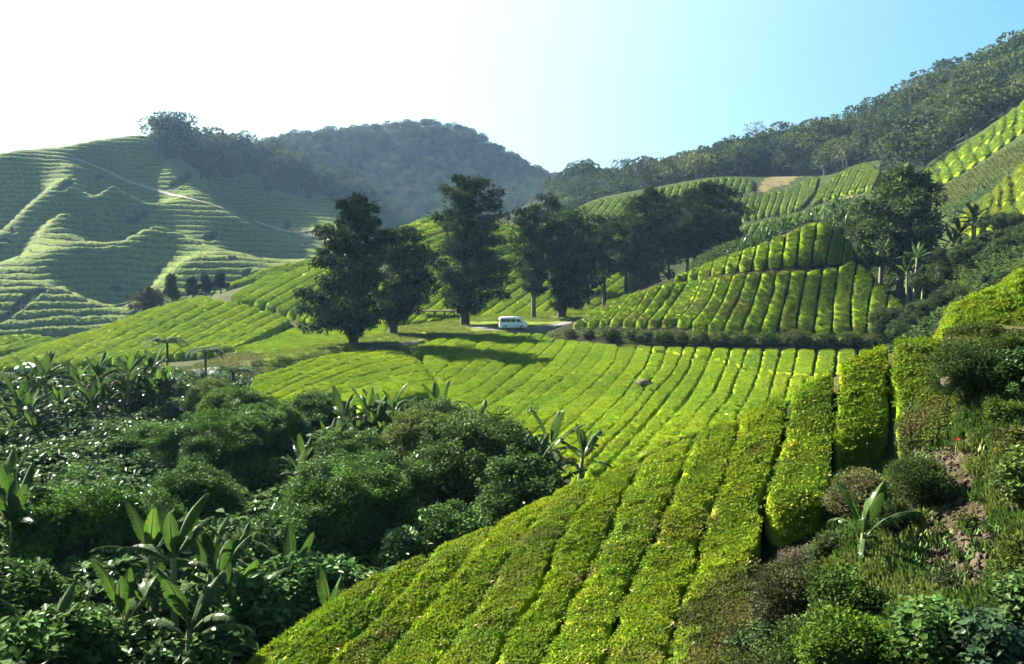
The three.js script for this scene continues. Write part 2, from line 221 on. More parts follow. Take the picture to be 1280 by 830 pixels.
// a leaf: four corners, folded a little along its midrib
function putLeaf(pos, col, idx, at, dir, side, up, len, wid, c, curl = 0.15) {
  const k = pos.length / 3, m = [0, 1, 2].map((i) => at[i] + dir[i] * len * 0.5);
  pos.push(...at, ...[0, 1, 2].map((i) => m[i] + side[i] * wid * 0.5 + up[i] * wid * curl), ...[0, 1, 2].map((i) => at[i] + dir[i] * len - up[i] * len * curl), ...[0, 1, 2].map((i) => m[i] - side[i] * wid * 0.5 + up[i] * wid * curl));
  for (let i = 0; i < 4; i++) col.push(...c); idx.push(k, k + 1, k + 2, k, k + 2, k + 3);
}
const V = (x, y, z) => new THREE.Vector3(x, y, z);
function randomLeaf(pos, col, idx, at, len, wid, c, tilt, r) {
  const az = r() * 6.283, el = tilt(r), d = V(Math.cos(az) * Math.cos(el), Math.sin(el), Math.sin(az) * Math.cos(el)), s = V(-Math.sin(az), (r() - 0.5) * 0.9, Math.cos(az)).normalize(), u = V().crossVectors(s, d).normalize(); if (u.y < 0) u.negate();
  putLeaf(pos, col, idx, at, d.toArray(), s.toArray(), u.toArray(), len, wid, c);
}
function teaPatch(seed, size, n, len, wid, pale) {
  const r = rngOf(seed), pos = [], col = [], idx = [];
  for (let k = 0; k < n; k++) {
    const at = [(r() - 0.5) * size, (r() - 0.4) * len * 0.9, (r() - 0.5) * size], t = r();
    let c = t < 0.5 ? [0.75, 0.85, 0.7] : t < 0.85 ? [1.05, 1.05, 0.8] : [1.3, 1.28, 0.9]; if (r() < pale) c = [2.2, 1.7, 3.0]; else if (r() < 0.02) c = [0.8, 0.55, 0.7];
    const v = 0.8 + 0.4 * r(); randomLeaf(pos, col, idx, at, len * (0.7 + 0.6 * r()), wid * (0.7 + 0.6 * r()), c.map((x) => x * v), (q) => 0.1 + q() * 1.1, r);
  }
  return bufGeo(pos, idx, col);
}
const nearPatch = [0, 1, 2, 3].map((k) => teaPatch(100 + k, 0.3, 62, 0.07, 0.034, 0.012));
const midPatch = [0, 1, 2].map((k) => teaPatch(200 + k, 0.4, 40, 0.11, 0.06, 0.0));
const hillPatch = [0, 1, 2].map((k) => teaPatch(300 + k, 0.7, 52, 0.16, 0.09, 0.0));
const farPatch = [0, 1, 2].map((k) => teaPatch(400 + k, 1.5, 60, 0.42, 0.24, 0.0));
const PROFILE = [[-1, -1], [-1.0, -0.5], [-0.985, -0.16], [-0.92, -0.04], [-0.5, 0.0], [0, 0.01], [0.5, 0.0], [0.92, -0.04], [0.985, -0.16], [1.0, -0.5], [1, -1]];
function resample(line, m) { const L = [0]; for (let i = 1; i < line.length; i++) L.push(L[i - 1] + Math.hypot(line[i][0] - line[i - 1][0], line[i][1] - line[i - 1][1])); const out = []; for (let k = 0, i = 0; k < m; k++) { const s = L[L.length - 1] * k / (m - 1); while (i < line.length - 2 && L[i + 1] < s) i++; const t = (s - L[i]) / (L[i + 1] - L[i] || 1); out.push([lerp(line[i][0], line[i + 1][0], t), lerp(line[i][1], line[i + 1][1], t)]); } return out; }
// a smooth curve through traced picture points, laid on the hill
function onHill(hill, pts, d0, d1, n = 22) {
  const c = new THREE.CatmullRomCurve3(pts.map((p) => V(p[0], p[1], 0)), false, 'centripetal').getPoints(n);
  return c.map((p) => hill.hit(p.x, p.y, d0, d1));
}
function teaRow(hill, a, b, o) {
  const la = Math.hypot(a[0][0] - a[a.length - 1][0], a[0][1] - a[a.length - 1][1]), lb = Math.hypot(b[0][0] - b[b.length - 1][0], b[0][1] - b[b.length - 1][1]), len = Math.max(la, lb);
  const m = clamp(Math.round(len / o.step), 4, 160), A = resample(a, m), B = resample(b, m), H = o.height ?? hill.drop, pos = [], col = [], idx = [], K = PROFILE.length, seed = rnd() * 900;
  const mid = A.map((p, i) => [(p[0] + B[i][0]) / 2, (p[1] + B[i][1]) / 2]), run = [0]; for (let i = 1; i < m; i++) run.push(run[i - 1] + Math.hypot(mid[i][0] - mid[i - 1][0], mid[i][1] - mid[i - 1][1]));
  const c0 = mid[m >> 1], base = [c0[0], hill.h(...c0) - H, c0[1]], tint = o.tint, own = 1 + R(-1, 1) * (o.vary ?? 0.12), warm = R(-1, 1) * 0.05;
  const tints = [];
  for (let i = 0; i < m; i++) {
    const w = Math.hypot(B[i][0] - A[i][0], B[i][1] - A[i][1]), le = Math.min(run[i], run[m - 1] - run[i]), re = Math.min(H * (o.ends ?? 0.8), run[m - 1] * 0.3), q = 1 - Math.min(1, le / re), round = Math.sqrt(Math.max(0, 1 - q * q));
    for (let j = 0; j < K; j++) {
      const [e, yy] = PROFILE[j], sgn = e < 0 ? 0 : 9, gap = o.gap * (0.75 + 0.6 * n2(run[i] * 0.6 + seed, sgn) + 0.35 * n2(run[i] * 2.2 + seed, sgn + 3)), f = clamp(1 - gap / (w + 1e-6), 0.45, 0.985) * (0.7 + 0.3 * round);
      const x = lerp(A[i][0], B[i][0], 0.5 + 0.5 * e * f), z = lerp(A[i][1], B[i][1], 0.5 + 0.5 * e * f);
      const bump = o.bump * ((0.6 * n2(x * o.freq, z * o.freq) + 0.4 * n2(x * o.freq * 2.7, z * o.freq * 2.7 + 50)) + 0.5 * n2(run[i] * 1.6 + seed, e * 0.4)) * (Math.abs(e) < 0.99 ? 1 : 0.3);
      const top = hill.h(x, z), y = top - H + (1 + yy) * H * round + (yy > -1 ? bump * round : -0.25);
      pos.push(x - base[0], y - base[1], z - base[2]);
      const t = o.color(x, z, j / (K - 1), i / (m - 1), run[i]), g = own * (1 + 0.14 * n2(x * 0.8, z * 0.8)); tints.push([t[0] * g * (1 + warm), t[1] * g, t[2] * g]);
      col.push(...tints[tints.length - 1]);
    }
  }
  for (let i = 0; i < m - 1; i++) for (let j = 0; j < K - 1; j++) { const p = i * K + j, q = p + K; idx.push(p, p + 1, q, p + 1, q + 1, q); }
  // row direction decides which way round the faces lie
  const fl = (B[0][0] - A[0][0]) * (mid[m - 1][1] - mid[0][1]) - (B[0][1] - A[0][1]) * (mid[m - 1][0] - mid[0][0]); if (fl > 0) for (let k = 0; k < idx.length; k += 3) [idx[k + 1], idx[k + 2]] = [idx[k + 2], idx[k + 1]];
  const g = bufGeo(pos, idx, col);
  let root;
  if (o.leaves) {
    root = thing(o.name ?? 'tea_row', o.label, 'tea hedge', base, o.group); mesh('hedge_body', g, hedgeMat, root);
    const nrm = g.attributes.normal.array, geo = o.leaves[Math.floor(rnd() * o.leaves.length)], list = [], cols = [], M4 = new THREE.Matrix4(), Q = new THREE.Quaternion(), up = V(), Y = V(0, 1, 0), Q2 = new THREE.Quaternion();
    for (let i = 0; i < m - 1; i++) for (let j = o.inset ?? 1; j < K - 1 - (o.inset ?? 1); j++) {
      const p = i * K + j, at = (k) => V(pos[k * 3], pos[k * 3 + 1], pos[k * 3 + 2]), p0 = at(p), p1 = at(p + 1), p2 = at(p + K), area = V().crossVectors(p1.clone().sub(p0), p2.clone().sub(p0)).length();
      let want = area * o.density; want = Math.floor(want) + (rnd() < want % 1 ? 1 : 0);
      for (let k = 0; k < want; k++) {
        const u = rnd(), v = rnd(); if ((1 - Math.abs(lerp(PROFILE[j][0], PROFILE[j + 1][0], u))) * Math.hypot(B[i][0] - A[i][0], B[i][1] - A[i][1]) / 2 < (o.margin ?? 0.1)) continue; const c = p0.clone().addScaledVector(p1.clone().sub(p0), u).addScaledVector(p2.clone().sub(p0), v);
        up.set(nrm[p * 3], nrm[p * 3 + 1], nrm[p * 3 + 2]); if (up.y < 0) up.negate(); up.y += 0.4; up.normalize();
        Q.setFromUnitVectors(Y, up).multiply(Q2.setFromAxisAngle(Y, rnd() * 6.28)); const s = 0.8 + 0.45 * rnd();
        c.addScaledVector(up, o.lift ?? 0.05); list.push(M4.compose(c, Q, V(s, s * R(0.8, 1.3), s)).clone()); cols.push(tints[p]);
      }
    }
    const inst = new THREE.InstancedMesh(geo, teaLeafMat, list.length); list.forEach((x, k) => { inst.setMatrixAt(k, x); inst.setColorAt(k, new THREE.Color().setRGB(...cols[k].map((v) => v * R(0.85, 1.15)))); });
    inst.name = 'leaf_canopy'; inst.userData.kind = 'stuff'; shade(inst); root.add(inst);
  } else { root = mesh(o.name ?? 'tea_row', g, hedgeMat, scene); root.position.set(...base); tag(root, o.label, 'tea hedge', o.group); }
  return root;
}
const ORD = ['first', 'second', 'third', 'fourth', 'fifth', 'sixth', 'seventh', 'eighth', 'ninth', 'tenth', 'eleventh', 'twelfth', 'thirteenth', 'fourteenth', 'fifteenth', 'sixteenth', 'seventeenth', 'eighteenth', 'nineteenth', 'twentieth', 'twenty-first', 'twenty-second', 'twenty-third', 'twenty-fourth', 'twenty-fifth'];
const mixc = (a, b, t) => [lerp(a[0], b[0], t), lerp(a[1], b[1], t), lerp(a[2], b[2], t)];

// near hill: traced furrows, crest end first
const nearFurrows = [
  [[300, 836], [290, 860], [275, 900]], [[392, 768], [368, 790], [345, 815], [320, 850], [300, 880]], [[436, 740], [425, 748], [397, 766], [365, 800], [335, 845], [318, 880]],
  [[504, 704], [489, 716], [461, 743], [429, 773], [392, 798], [350, 832], [318, 870]], [[537, 688], [526, 711], [514, 725], [497, 747], [472, 767], [453, 786], [431, 805], [403, 830], [370, 868]],
  [[624, 652], [619, 660], [608, 673], [591, 690], [569, 716], [542, 747], [514, 783], [486, 813], [472, 830], [440, 870]], [[696, 613], [689, 621], [680, 637], [655, 666], [638, 688], [619, 719], [600, 750], [580, 777], [561, 808], [539, 832], [505, 875]],
  [[752, 591], [742, 606], [725, 631], [704, 666], [691, 688], [679, 721], [660, 758], [636, 791], [619, 823], [590, 875]], [[808, 571], [795, 592], [781, 616], [766, 648], [757, 673], [744, 695], [724, 734], [708, 758], [694, 791], [680, 818], [655, 875]],
  [[871, 540], [858, 567], [843, 606], [831, 637], [819, 667], [805, 692], [795, 712], [781, 743], [772, 758], [771, 784], [761, 808], [754, 830], [738, 880]], [[924, 518], [918, 544], [912, 571], [900, 607], [887, 637], [882, 659], [871, 700], [864, 726], [851, 745], [843, 779], [838, 808], [831, 832], [822, 880]],
  [[987, 484], [985, 510], [979, 539], [970, 568], [963, 592], [954, 625], [957, 648], [955, 672], [942, 700], [943, 730], [950, 780], [955, 832], [955, 880]]];
const nearRight = [[[988, 484], [985, 510], [979, 539], [970, 568], [963, 592], [956, 625], [960, 650]], [[1049, 452], [1045, 498], [1042, 535], [1039, 560], [1040, 590], [1030, 622]], [[1048, 452], [1045, 498], [1042, 535], [1040, 562]], [[1115, 418], [1112, 462], [1115, 503], [1113, 534]], [[1115, 418], [1112, 462], [1116, 503], [1116, 550]], [[1188, 419], [1186, 455], [1187, 484], [1193, 532]]];
const green = [0.155, 0.265, 0.009], lime = [0.29, 0.385, 0.008], dark = [0.065, 0.075, 0.02], brown = [0.1, 0.1, 0.035];
const nearColor = (x, z, s, t) => {
  const y = nearHill.h(x, z), [px, py] = pix(x, y, z); let c = mixc(green, lime, 0.5 + 0.7 * fbm(x * 0.35, z * 0.35));
  const old = sstep(0, 60, py - (px < 850 ? 990 - (px - 560) * 0.75 : px < 965 ? 700 - (px - 850) * 0.35 : px < 1050 ? 640 : px < 1120 ? 525 : 480) + 60 * fbm(x * 0.5, z * 0.5 + 8));
  c = mixc(c, n2(x * 0.8, z * 0.8) > 0.2 ? brown : dark, old * (px > 850 ? 0.85 : 0.5));
  if (n2(x * 0.45 + 30, z * 0.45) > 0.62) c = mixc(c, [0.2, 0.17, 0.05], 0.4);
  return c;
};
const nearOpt = { step: 0.2, height: 0.85, gap: 0.22, margin: 0.1, bump: 0.05, freq: 1.6, color: nearColor, leaves: nearPatch, lift: 0.05, density: 44, inset: 2, vary: 0.08, group: 'tea hedges on the near spur' };
for (let k = 0; k < nearFurrows.length - 1; k++) {
  const a = onHill(nearHill, nearFurrows[k], 6, 34, 40), b = onHill(nearHill, nearFurrows[k + 1], 6, 34, 40);
  teaRow(nearHill, a, b, { ...nearOpt, gap: [3, 5].includes(k) ? 0.15 : 0.24, label: k < nearFurrows.length - 2 ? ORD[nearFurrows.length - 2 - k] + ' long tea hedge down the near spur, counting from the weedy bank' : 'long tea hedge on the near spur turning dark brown at its lower end' });
}
['short bright tea hedge on the near spur above the young banana plant', 'tea hedge on the near spur reaching up to the crest, beside the round weedy bushes', 'last tea hedge on the near spur, browned at its foot, beside the bare soil'].forEach((label, k) => teaRow(nearHill, onHill(nearHill, nearRight[k * 2], 6, 34, 24), onHill(nearHill, nearRight[k * 2 + 1], 6, 34, 24), { ...nearOpt, label }));
{ // the hedge that stands above them at the edge of the picture
  const a = onHill(shrubHill, [[1168, 397], [1200, 376], [1245, 359], [1280, 334], [1330, 322]], 20, 34, 24), b = onHill(shrubHill, [[1176, 409], [1204, 417], [1240, 412], [1280, 417], [1350, 424]], 20, 34, 24);
  teaRow(shrubHill, a, b, { ...nearOpt, height: 1.25, gap: 0.05, bump: 0.12, color: (x, z) => mixc(green, lime, 0.6 + 0.6 * fbm(x * 0.6, z * 0.6)), label: 'broad rounded tea hedge with yellowish tips above the weedy bank', group: undefined });
}
// middle field
const midFurrows = [
  [[578, 416], [552, 421], [532, 429], [512, 440]],
  [[590, 416], [570, 421], [548, 433], [530, 446]], [[600, 417], [572, 430], [545, 447], [533, 456]], [[626, 416], [601, 427], [572, 447], [552, 462], [541, 470]], [[648, 415], [637, 422], [608, 437], [580, 460], [563, 473], [549, 478]],
  [[667, 417], [645, 434], [630, 443], [604, 459], [590, 473], [572, 482], [545, 486]], [[681, 418], [666, 434], [647, 447], [623, 464], [608, 477], [594, 486], [575, 495], [555, 500]], [[700, 417], [688, 431], [669, 448], [647, 464], [628, 480], [613, 492], [600, 504], [582, 512]],
  [[714, 418], [702, 436], [686, 454], [666, 471], [645, 487], [625, 499], [600, 516]], [[730, 419], [718, 439], [710, 452], [693, 467], [672, 483], [645, 507], [610, 530]], [[746, 422], [737, 439], [724, 455], [704, 473], [685, 488], [657, 512], [625, 538]],
  [[761, 426], [753, 446], [743, 458], [729, 472], [712, 486], [690, 500], [660, 523], [630, 550]], [[772, 434], [768, 449], [758, 463], [744, 477], [727, 492], [700, 512], [672, 535], [645, 560]], [[795, 436], [788, 452], [776, 468], [760, 486], [735, 510], [705, 537], [675, 565]],
  [[812, 442], [805, 459], [793, 473], [779, 493], [752, 520], [725, 547], [695, 575]], [[831, 441], [825, 460], [813, 475], [797, 500], [772, 527], [742, 557], [712, 586]], [[850, 445], [843, 461], [833, 474], [817, 490], [795, 518], [765, 548], [735, 580], [722, 594]],
  [[865, 447], [860, 462], [846, 482], [826, 506], [805, 532], [780, 559], [750, 592]], [[886, 449], [874, 474], [853, 506], [829, 532], [805, 559], [782, 585]], [[907, 455], [899, 474], [889, 494], [872, 513], [855, 535], [830, 560]], [[926, 459], [919, 474], [911, 496], [894, 515], [878, 540]],
  [[948, 464], [940, 484], [930, 505], [915, 530]], [[968, 467], [963, 486], [953, 512]], [[987, 471], [983, 490], [978, 505]], [[1008, 472], [1004, 486], [1000, 498]], [[1030, 470], [1026, 482], [1022, 490]]];
const midUpper = [[[765, 424], [772, 432]], [[797, 427], [796, 435]], [[816, 427], [813, 440]], [[836, 427], [832, 439]], [[857, 427], [851, 443]], [[873, 427], [866, 445]], [[894, 427], [887, 447]], [[915, 426], [908, 453]], [[936, 425], [927, 457]], [[957, 425], [948, 462]], [[979, 425], [969, 465]], [[999, 427], [990, 468]], [[1022, 429], [1016, 469]], [[1047, 430], [1043, 466]], [[1072, 431], [1070, 464]], [[1100, 432], [1098, 460]]];
const midLeft = [[[413, 440], [372, 447], [348, 454], [318, 466]], [[459, 433], [413, 443], [380, 456], [348, 469], [312, 485]], [[483, 437], [435, 447], [401, 458], [372, 470], [336, 486], [305, 502]], [[504, 440], [457, 448], [420, 459], [382, 473], [350, 487], [318, 503]], [[518, 445], [473, 453], [445, 460], [406, 475], [372, 488], [340, 502]], [[530, 454], [493, 462], [454, 470], [408, 488], [372, 504]], [[538, 463], [500, 470], [476, 476], [440, 488], [405, 504]], [[545, 474], [525, 477], [500, 483], [465, 496], [440, 508]], [[560, 488], [530, 491], [500, 499], [475, 512]]];
const midColor = (x, z) => { const m = 0.5 + 0.55 * fbm(x * 0.05, z * 0.05) + 0.25 * n2(x * 0.3, z * 0.3); return mixc([0.19, 0.32, 0.01], [0.34, 0.45, 0.01], clamp(m, 0, 1)); };
const midOpt = { step: 0.7, height: 0.85, gap: 0.55, margin: 0.3, bump: 0.06, freq: 0.9, color: midColor, leaves: midPatch, lift: 0.08, density: 12, inset: 2, vary: 0.07 };
function strips(hill, lines, d0, d1, o, n) { const L = lines.map((l) => onHill(hill, l, d0, d1, n ?? 22)); for (let k = 0; k < L.length - 1; k++) teaRow(hill, L[k], L[k + 1], { ...o, label: o.label.replace('NTH', ORD[k]) }); }
strips(midField, midFurrows.slice(0, 5), 42, 150, { ...midOpt, label: 'NTH tea hedge below the grass track, counting from the gully', group: 'tea hedges below the grass track' });
strips(midField, midFurrows.slice(4), 42, 150, { ...midOpt, label: 'NTH long yellow-green hedge of the middle field, counting from the track', group: 'long tea hedges of the middle field' });
strips(midField, midUpper, 60, 140, { ...midOpt, label: 'NTH short tea block under the pyramid hill foot, counting from the road', group: 'short tea hedges along the top of the middle field' });
strips(midField, midLeft, 60, 140, { ...midOpt, label: 'NTH curving tea hedge behind the banana thicket, counting down from the verge', group: 'curving tea hedges behind the banana thicket' });
// the pyramid hill
const pyrLower = [[[735, 391], [726, 399], [712, 406]], [[757, 381], [745, 392], [731, 405]], [[776, 370], [762, 386], [746, 404]], [[793, 364], [778, 383], [759, 403]], [[810, 359], [798, 381], [775, 404]], [[829, 353], [815, 375], [791, 405]], [[846, 350], [828, 380], [806, 405]], [[863, 347], [843, 376], [824, 404]], [[880, 345], [863, 381], [843, 402]], [[899, 342], [885, 376], [862, 406]], [[917, 339], [904, 374], [881, 412]], [[935, 337], [922, 374], [902, 413]], [[953, 335], [941, 378], [925, 415]], [[971, 335], [963, 374], [948, 414]], [[989, 334], [981, 374], [971, 412]], [[1010, 333], [1001, 371], [995, 412]], [[1029, 332], [1022, 374], [1017, 412]], [[1049, 329], [1042, 374], [1040, 414]], [[1072, 326], [1064, 371], [1065, 414]], [[1093, 347], [1085, 386], [1083, 417]], [[1110, 364], [1107, 388], [1105, 417]], [[1131, 381], [1129, 396], [1126, 412]]];
const pyrUpper = [[[845, 343], [840, 346]], [[862, 337], [857, 343]], [[876, 331], [870, 341]], [[893, 325], [887, 337]], [[911, 319], [904, 333]], [[928, 313], [922, 330]], [[946, 307], [940, 328]], [[963, 302], [957, 326]], [[983, 296], [977, 324]], [[1001, 291], [995, 322]], [[1022, 285], [1014, 321]], [[1042, 291], [1032, 321]], [[1057, 301], [1052, 321]], [[1068, 314], [1067, 320]]];
const pyrColor = (x, z) => { const m = 0.5 + 0.6 * fbm(x * 0.12, z * 0.12) + 0.3 * n2(x * 0.5, z * 0.5); return mixc(mixc([0.15, 0.25, 0.01], [0.21, 0.3, 0.01], clamp(m, 0, 1)), [0.15, 0.12, 0.035], n2(x * 0.25 + 60, z * 0.25) > 0.45 ? 0.5 : 0); };
const pyrOpt = { step: 0.6, gap: 0.36, margin: 0.27, ends: 0.25, bump: 0.05, freq: 0.9, color: pyrColor, leaves: midPatch, lift: 0.08, density: 12, inset: 2, vary: 0.1, height: 0.7 };
strips(pyramid, pyrLower, 85, 132, { ...pyrOpt, label: 'NTH upright tea hedge of the pyramid hill lower tier, counting from the road', group: 'lower tier of the pyramid hill' });
for (const l of pyrLower) l[0][1] -= l[0][0] > 820 && l[0][0] < 1080 ? 4 : 0;
for (const l of pyrUpper) l[1][1] += 4;
for (const l of pyrUpper) l[0][1] -= 10 * Math.exp(-(((l[0][0] - 1022) / 55) ** 2));
strips(pyramid, pyrUpper, 85, 132, { ...pyrOpt, label: 'NTH short tea hedge of the pyramid hill top tier, counting from the road', group: 'top tier of the pyramid hill' });
// families of hedges: straight furrows across a plot, cut off at its edge
function plot(hill, poly, dir, gapPx, d0, d1, o, bend = 0) {
  const n = Math.hypot(...dir), ux = dir[0] / n, uy = dir[1] / n, nx = -uy, ny = ux, off = poly.map((p) => p[0] * nx + p[1] * ny), along = poly.map((p) => p[0] * ux + p[1] * uy), o0 = Math.min(...off), o1 = Math.max(...off), a0 = Math.min(...along), a1 = Math.max(...along), lines = [];
  for (let s = o0 + gapPx * 0.3; s < o1; s += gapPx * R(0.9, 1.1)) {
    const pts = []; for (let k = 0; k <= 60; k++) { const t = lerp(a0, a1, k / 60), q = (t - (a0 + a1) / 2) / (a1 - a0), ss = s + bend * q * q; const x = ux * t + nx * ss, y = uy * t + ny * ss; if (inPoly(poly, x, y)) pts.push([x, y]); else if (pts.length > 4) break; else pts.length = 0; }
    lines.push(pts.length > 3 ? pts : null);
  }
  for (let k = 0; k < lines.length - 1; k++) if (lines[k] && lines[k + 1]) { const f = (l) => { const q = [0, 0.17, 0.33, 0.5, 0.67, 0.83, 1].map((t) => l[Math.round(t * (l.length - 1))]); return onHill(hill, q, d0, d1, 14); }; teaRow(hill, f(lines[k]), f(lines[k + 1]), o); }
}
const slopeColor = (x, z) => { const m = 0.5 + 0.6 * fbm(x * 0.04, z * 0.04) + 0.3 * n2(x * 0.2, z * 0.2); return mixc([0.19, 0.32, 0.01], [0.34, 0.45, 0.01], clamp(m, 0, 1)); };
const slopeOpt = { step: 1.0, gap: 1.0, margin: 0.5, bump: 0.1, freq: 0.6, color: slopeColor, leaves: hillPatch, lift: 0.12, density: 4.2, inset: 2, vary: 0.06, height: 1.3 };
plot(sunSlope, [[-40, 455], [36, 437], [72, 425], [106, 415], [145, 403], [181, 390], [217, 378], [264, 366], [292, 378], [328, 383], [355, 392], [380, 401], [330, 424], [288, 437], [225, 442], [100, 453], [30, 460], [-40, 464]], [62, -30], 9.6, 115, 215, { ...slopeOpt, label: 'yellow-green tea hedge on the sunny slope below the diagonal path', group: 'tea hedges on the sunny slope below the diagonal path' });
plot(sunSlope, [[272, 363], [316, 349], [365, 338], [398, 330], [440, 312], [470, 330], [470, 405], [420, 410], [383, 401], [356, 391], [329, 382], [293, 376]], [62, -34], 10, 115, 240, { ...slopeOpt, label: 'yellow-green tea hedge on the sunny slope above the diagonal path', group: 'tea hedges on the sunny slope above the diagonal path' });
plot(sunSlope, [[478, 290], [530, 271], [575, 270], [640, 280], [690, 288], [690, 310], [640, 320], [560, 315], [480, 330]], [60, -22], 8, 150, 285, { ...slopeOpt, step: 2, leaves: farPatch, density: 0.9, label: 'sunlit tea hedge high on the slope showing between the tall trees', group: 'tea hedges high between the tall trees' });
plot(sunSlope, [[470, 330], [560, 318], [700, 315], [790, 330], [790, 384], [720, 392], [640, 396], [545, 402], [470, 408]], [60, -42], 11, 120, 240, { ...slopeOpt, label: 'tea hedge climbing the slope behind the trunks of the tall trees', group: 'tea hedges behind the tree trunks' });
strips(sunSlope, [[[288, 437], [330, 425], [378, 407], [440, 408], [485, 406]], [[318, 441], [370, 434], [430, 424], [480, 413]], [[345, 444], [385, 440], [432, 432], [482, 418]]], 105, 160, { ...slopeOpt, gap: 0.2, label: 'broad bright tea hedge along the foot of the sunny slope by the first tall tree', group: 'broad tea hedges at the foot of the sunny slope' });
strips(sunSlope, [[[548, 400], [640, 392], [715, 388], [775, 387]], [[560, 404], [640, 397], [715, 393], [775, 391]]], 130, 185, { ...slopeOpt, gap: 0.2, label: 'bright tea hedge along the road behind the white van', group: undefined });
plot(backSlope, [[272, 362], [310, 344], [345, 333], [380, 326], [420, 320], [430, 335], [340, 345], [285, 362]], [60, -26], 7, 200, 290, { ...slopeOpt, step: 1.6, leaves: farPatch, density: 0.9, label: 'green tea hedge on the slope rising behind the sunny slope', group: 'tea hedges on the slope behind' });
plot(knoll, [[-20, 425], [0, 423], [30, 416], [60, 419], [80, 428], [60, 434], [0, 441], [-20, 444]], [40, -14], 6.5, 150, 205, { ...slopeOpt, step: 1.4, label: 'tea hedge on the low rounded knoll at the foot of the far hill', group: 'tea hedges on the knoll' });
// far tea hill on the right
const farColor = (x, z) => mixc([0.1, 0.17, 0.016], [0.16, 0.21, 0.016], 0.5 + 0.6 * fbm(x * 0.02, z * 0.02));
const farOpt = { step: 2.2, gap: 0.75, margin: 0.55, bump: 0.15, freq: 0.35, color: farColor, leaves: hillPatch, lift: 0.12, density: 2.6, vary: 0.1, height: 1.2 };
const farPlots = [
  [[[702, 270], [742, 250], [797, 240], [803, 262], [765, 278], [715, 290]], [-8, 10], 7, 'on the rounded shoulder'], [[[798, 240], [845, 229], [900, 220], [943, 221], [941, 240], [905, 237], [850, 244], [803, 260]], [-5, 12], 8, 'along the brow'],
  [[[804, 263], [850, 247], [905, 240], [941, 243], [925, 270], [900, 300], [820, 300], [790, 290]], [-7, 11], 8, 'in the dip below the brow'], [[[945, 222], [947, 243], [985, 234], [1018, 219], [1034, 221], [1000, 262], [924, 276]], [-4, 12], 8, 'beside the bare clearing'],
  [[[922, 280], [992, 265], [1030, 252], [1062, 264], [1000, 278], [925, 300]], [-6, 10], 8, 'on the lowest strip'], [[[1037, 220], [1060, 208], [1085, 199], [1103, 214], [1090, 236], [1050, 244], [1028, 250], [1003, 261]], [-6, 12], 8.5, 'on the steep nose under the forest'], [[[718, 290], [768, 280], [790, 292], [820, 305], [760, 310], [720, 305]], [-8, 10], 8, 'low behind the shade trees']];
for (const [poly, dir, gap, where] of farPlots) plot(farTea, poly, dir, gap, 190, 350, { ...farOpt, label: 'small dark green tea hedge of the far hill, ' + where, group: 'far tea hedges ' + where });
// slope at the right edge
const eastOpt = { step: 1.2, gap: 0.22, margin: 0.4, ends: 0.15, bump: 0.25, freq: 0.5, height: 1.0, leaves: hillPatch, lift: 0.12, density: 2.8, vary: 0.06 };
const eastColor = (x, z) => mixc([0.15, 0.25, 0.012], [0.21, 0.29, 0.012], 0.5 + 0.5 * n2(x * 0.15, z * 0.15));
function blocks(hill, la, lb, d0, d1, n, o) { const A = resample(onHill(hill, la, d0, d1, 40), 12 * n + 1), B = resample(onHill(hill, lb, d0, d1, 40), 12 * n + 1); for (let k = 0; k < n; k++) teaRow(hill, A.slice(k * 12, k * 12 + 13), B.slice(k * 12, k * 12 + 13), o); }
blocks(eastSlope, [[1100, 242], [1150, 213], [1210, 178], [1285, 122]], [[1112, 247], [1152, 225], [1215, 188], [1285, 141]], 140, 260, 13, { ...eastOpt, color: eastColor, label: 'tea hedge block along the forest edge', group: 'tea hedges along the forest edge' });
blocks(eastSlope, [[1146, 228], [1215, 189], [1285, 143]], [[1150, 241], [1205, 212], [1245, 186], [1285, 158]], 140, 260, 9, { ...eastOpt, gap: 0.15, color: eastColor, label: 'bright green tea hedge block on the steep slope under the forest', group: 'bright tea band on the steep slope' });
[[[1205, 262], [1240, 238], [1262, 216], [1290, 196]], [[1195, 275], [1235, 256], [1262, 232], [1295, 212]], [[1190, 287], [1235, 268], [1265, 250], [1295, 238]], [[1215, 290], [1240, 282], [1268, 268], [1295, 258]]].forEach((l, k, all) => k && blocks(eastSlope, all[k - 1], l, 90, 200, 5, { ...eastOpt, gap: 0.3, color: (x, z) => mixc([0.15, 0.22, 0.012], [0.22, 0.25, 0.014], 0.5 + 0.5 * fbm(x * 0.1, z * 0.1)), label: 'olive tea hedge block below the young plantings on the steep slope', group: 'olive tea hedges below the young plantings' }));
strips(hollow, [[[1157, 350], [1158, 364]], [[1178, 346], [1178, 364]], [[1196, 345], [1198, 364]], [[1213, 345], [1215, 362]], [[1232, 345], [1233, 362]], [[1252, 345], [1253, 362]], [[1275, 344], [1275, 362]]], 60, 110, { ...pyrOpt, leaves: midPatch, height: 1.1, label: 'short tea hedge on the terrace behind the broad rounded hedge', group: 'tea hedges on the terrace in the hollow' });
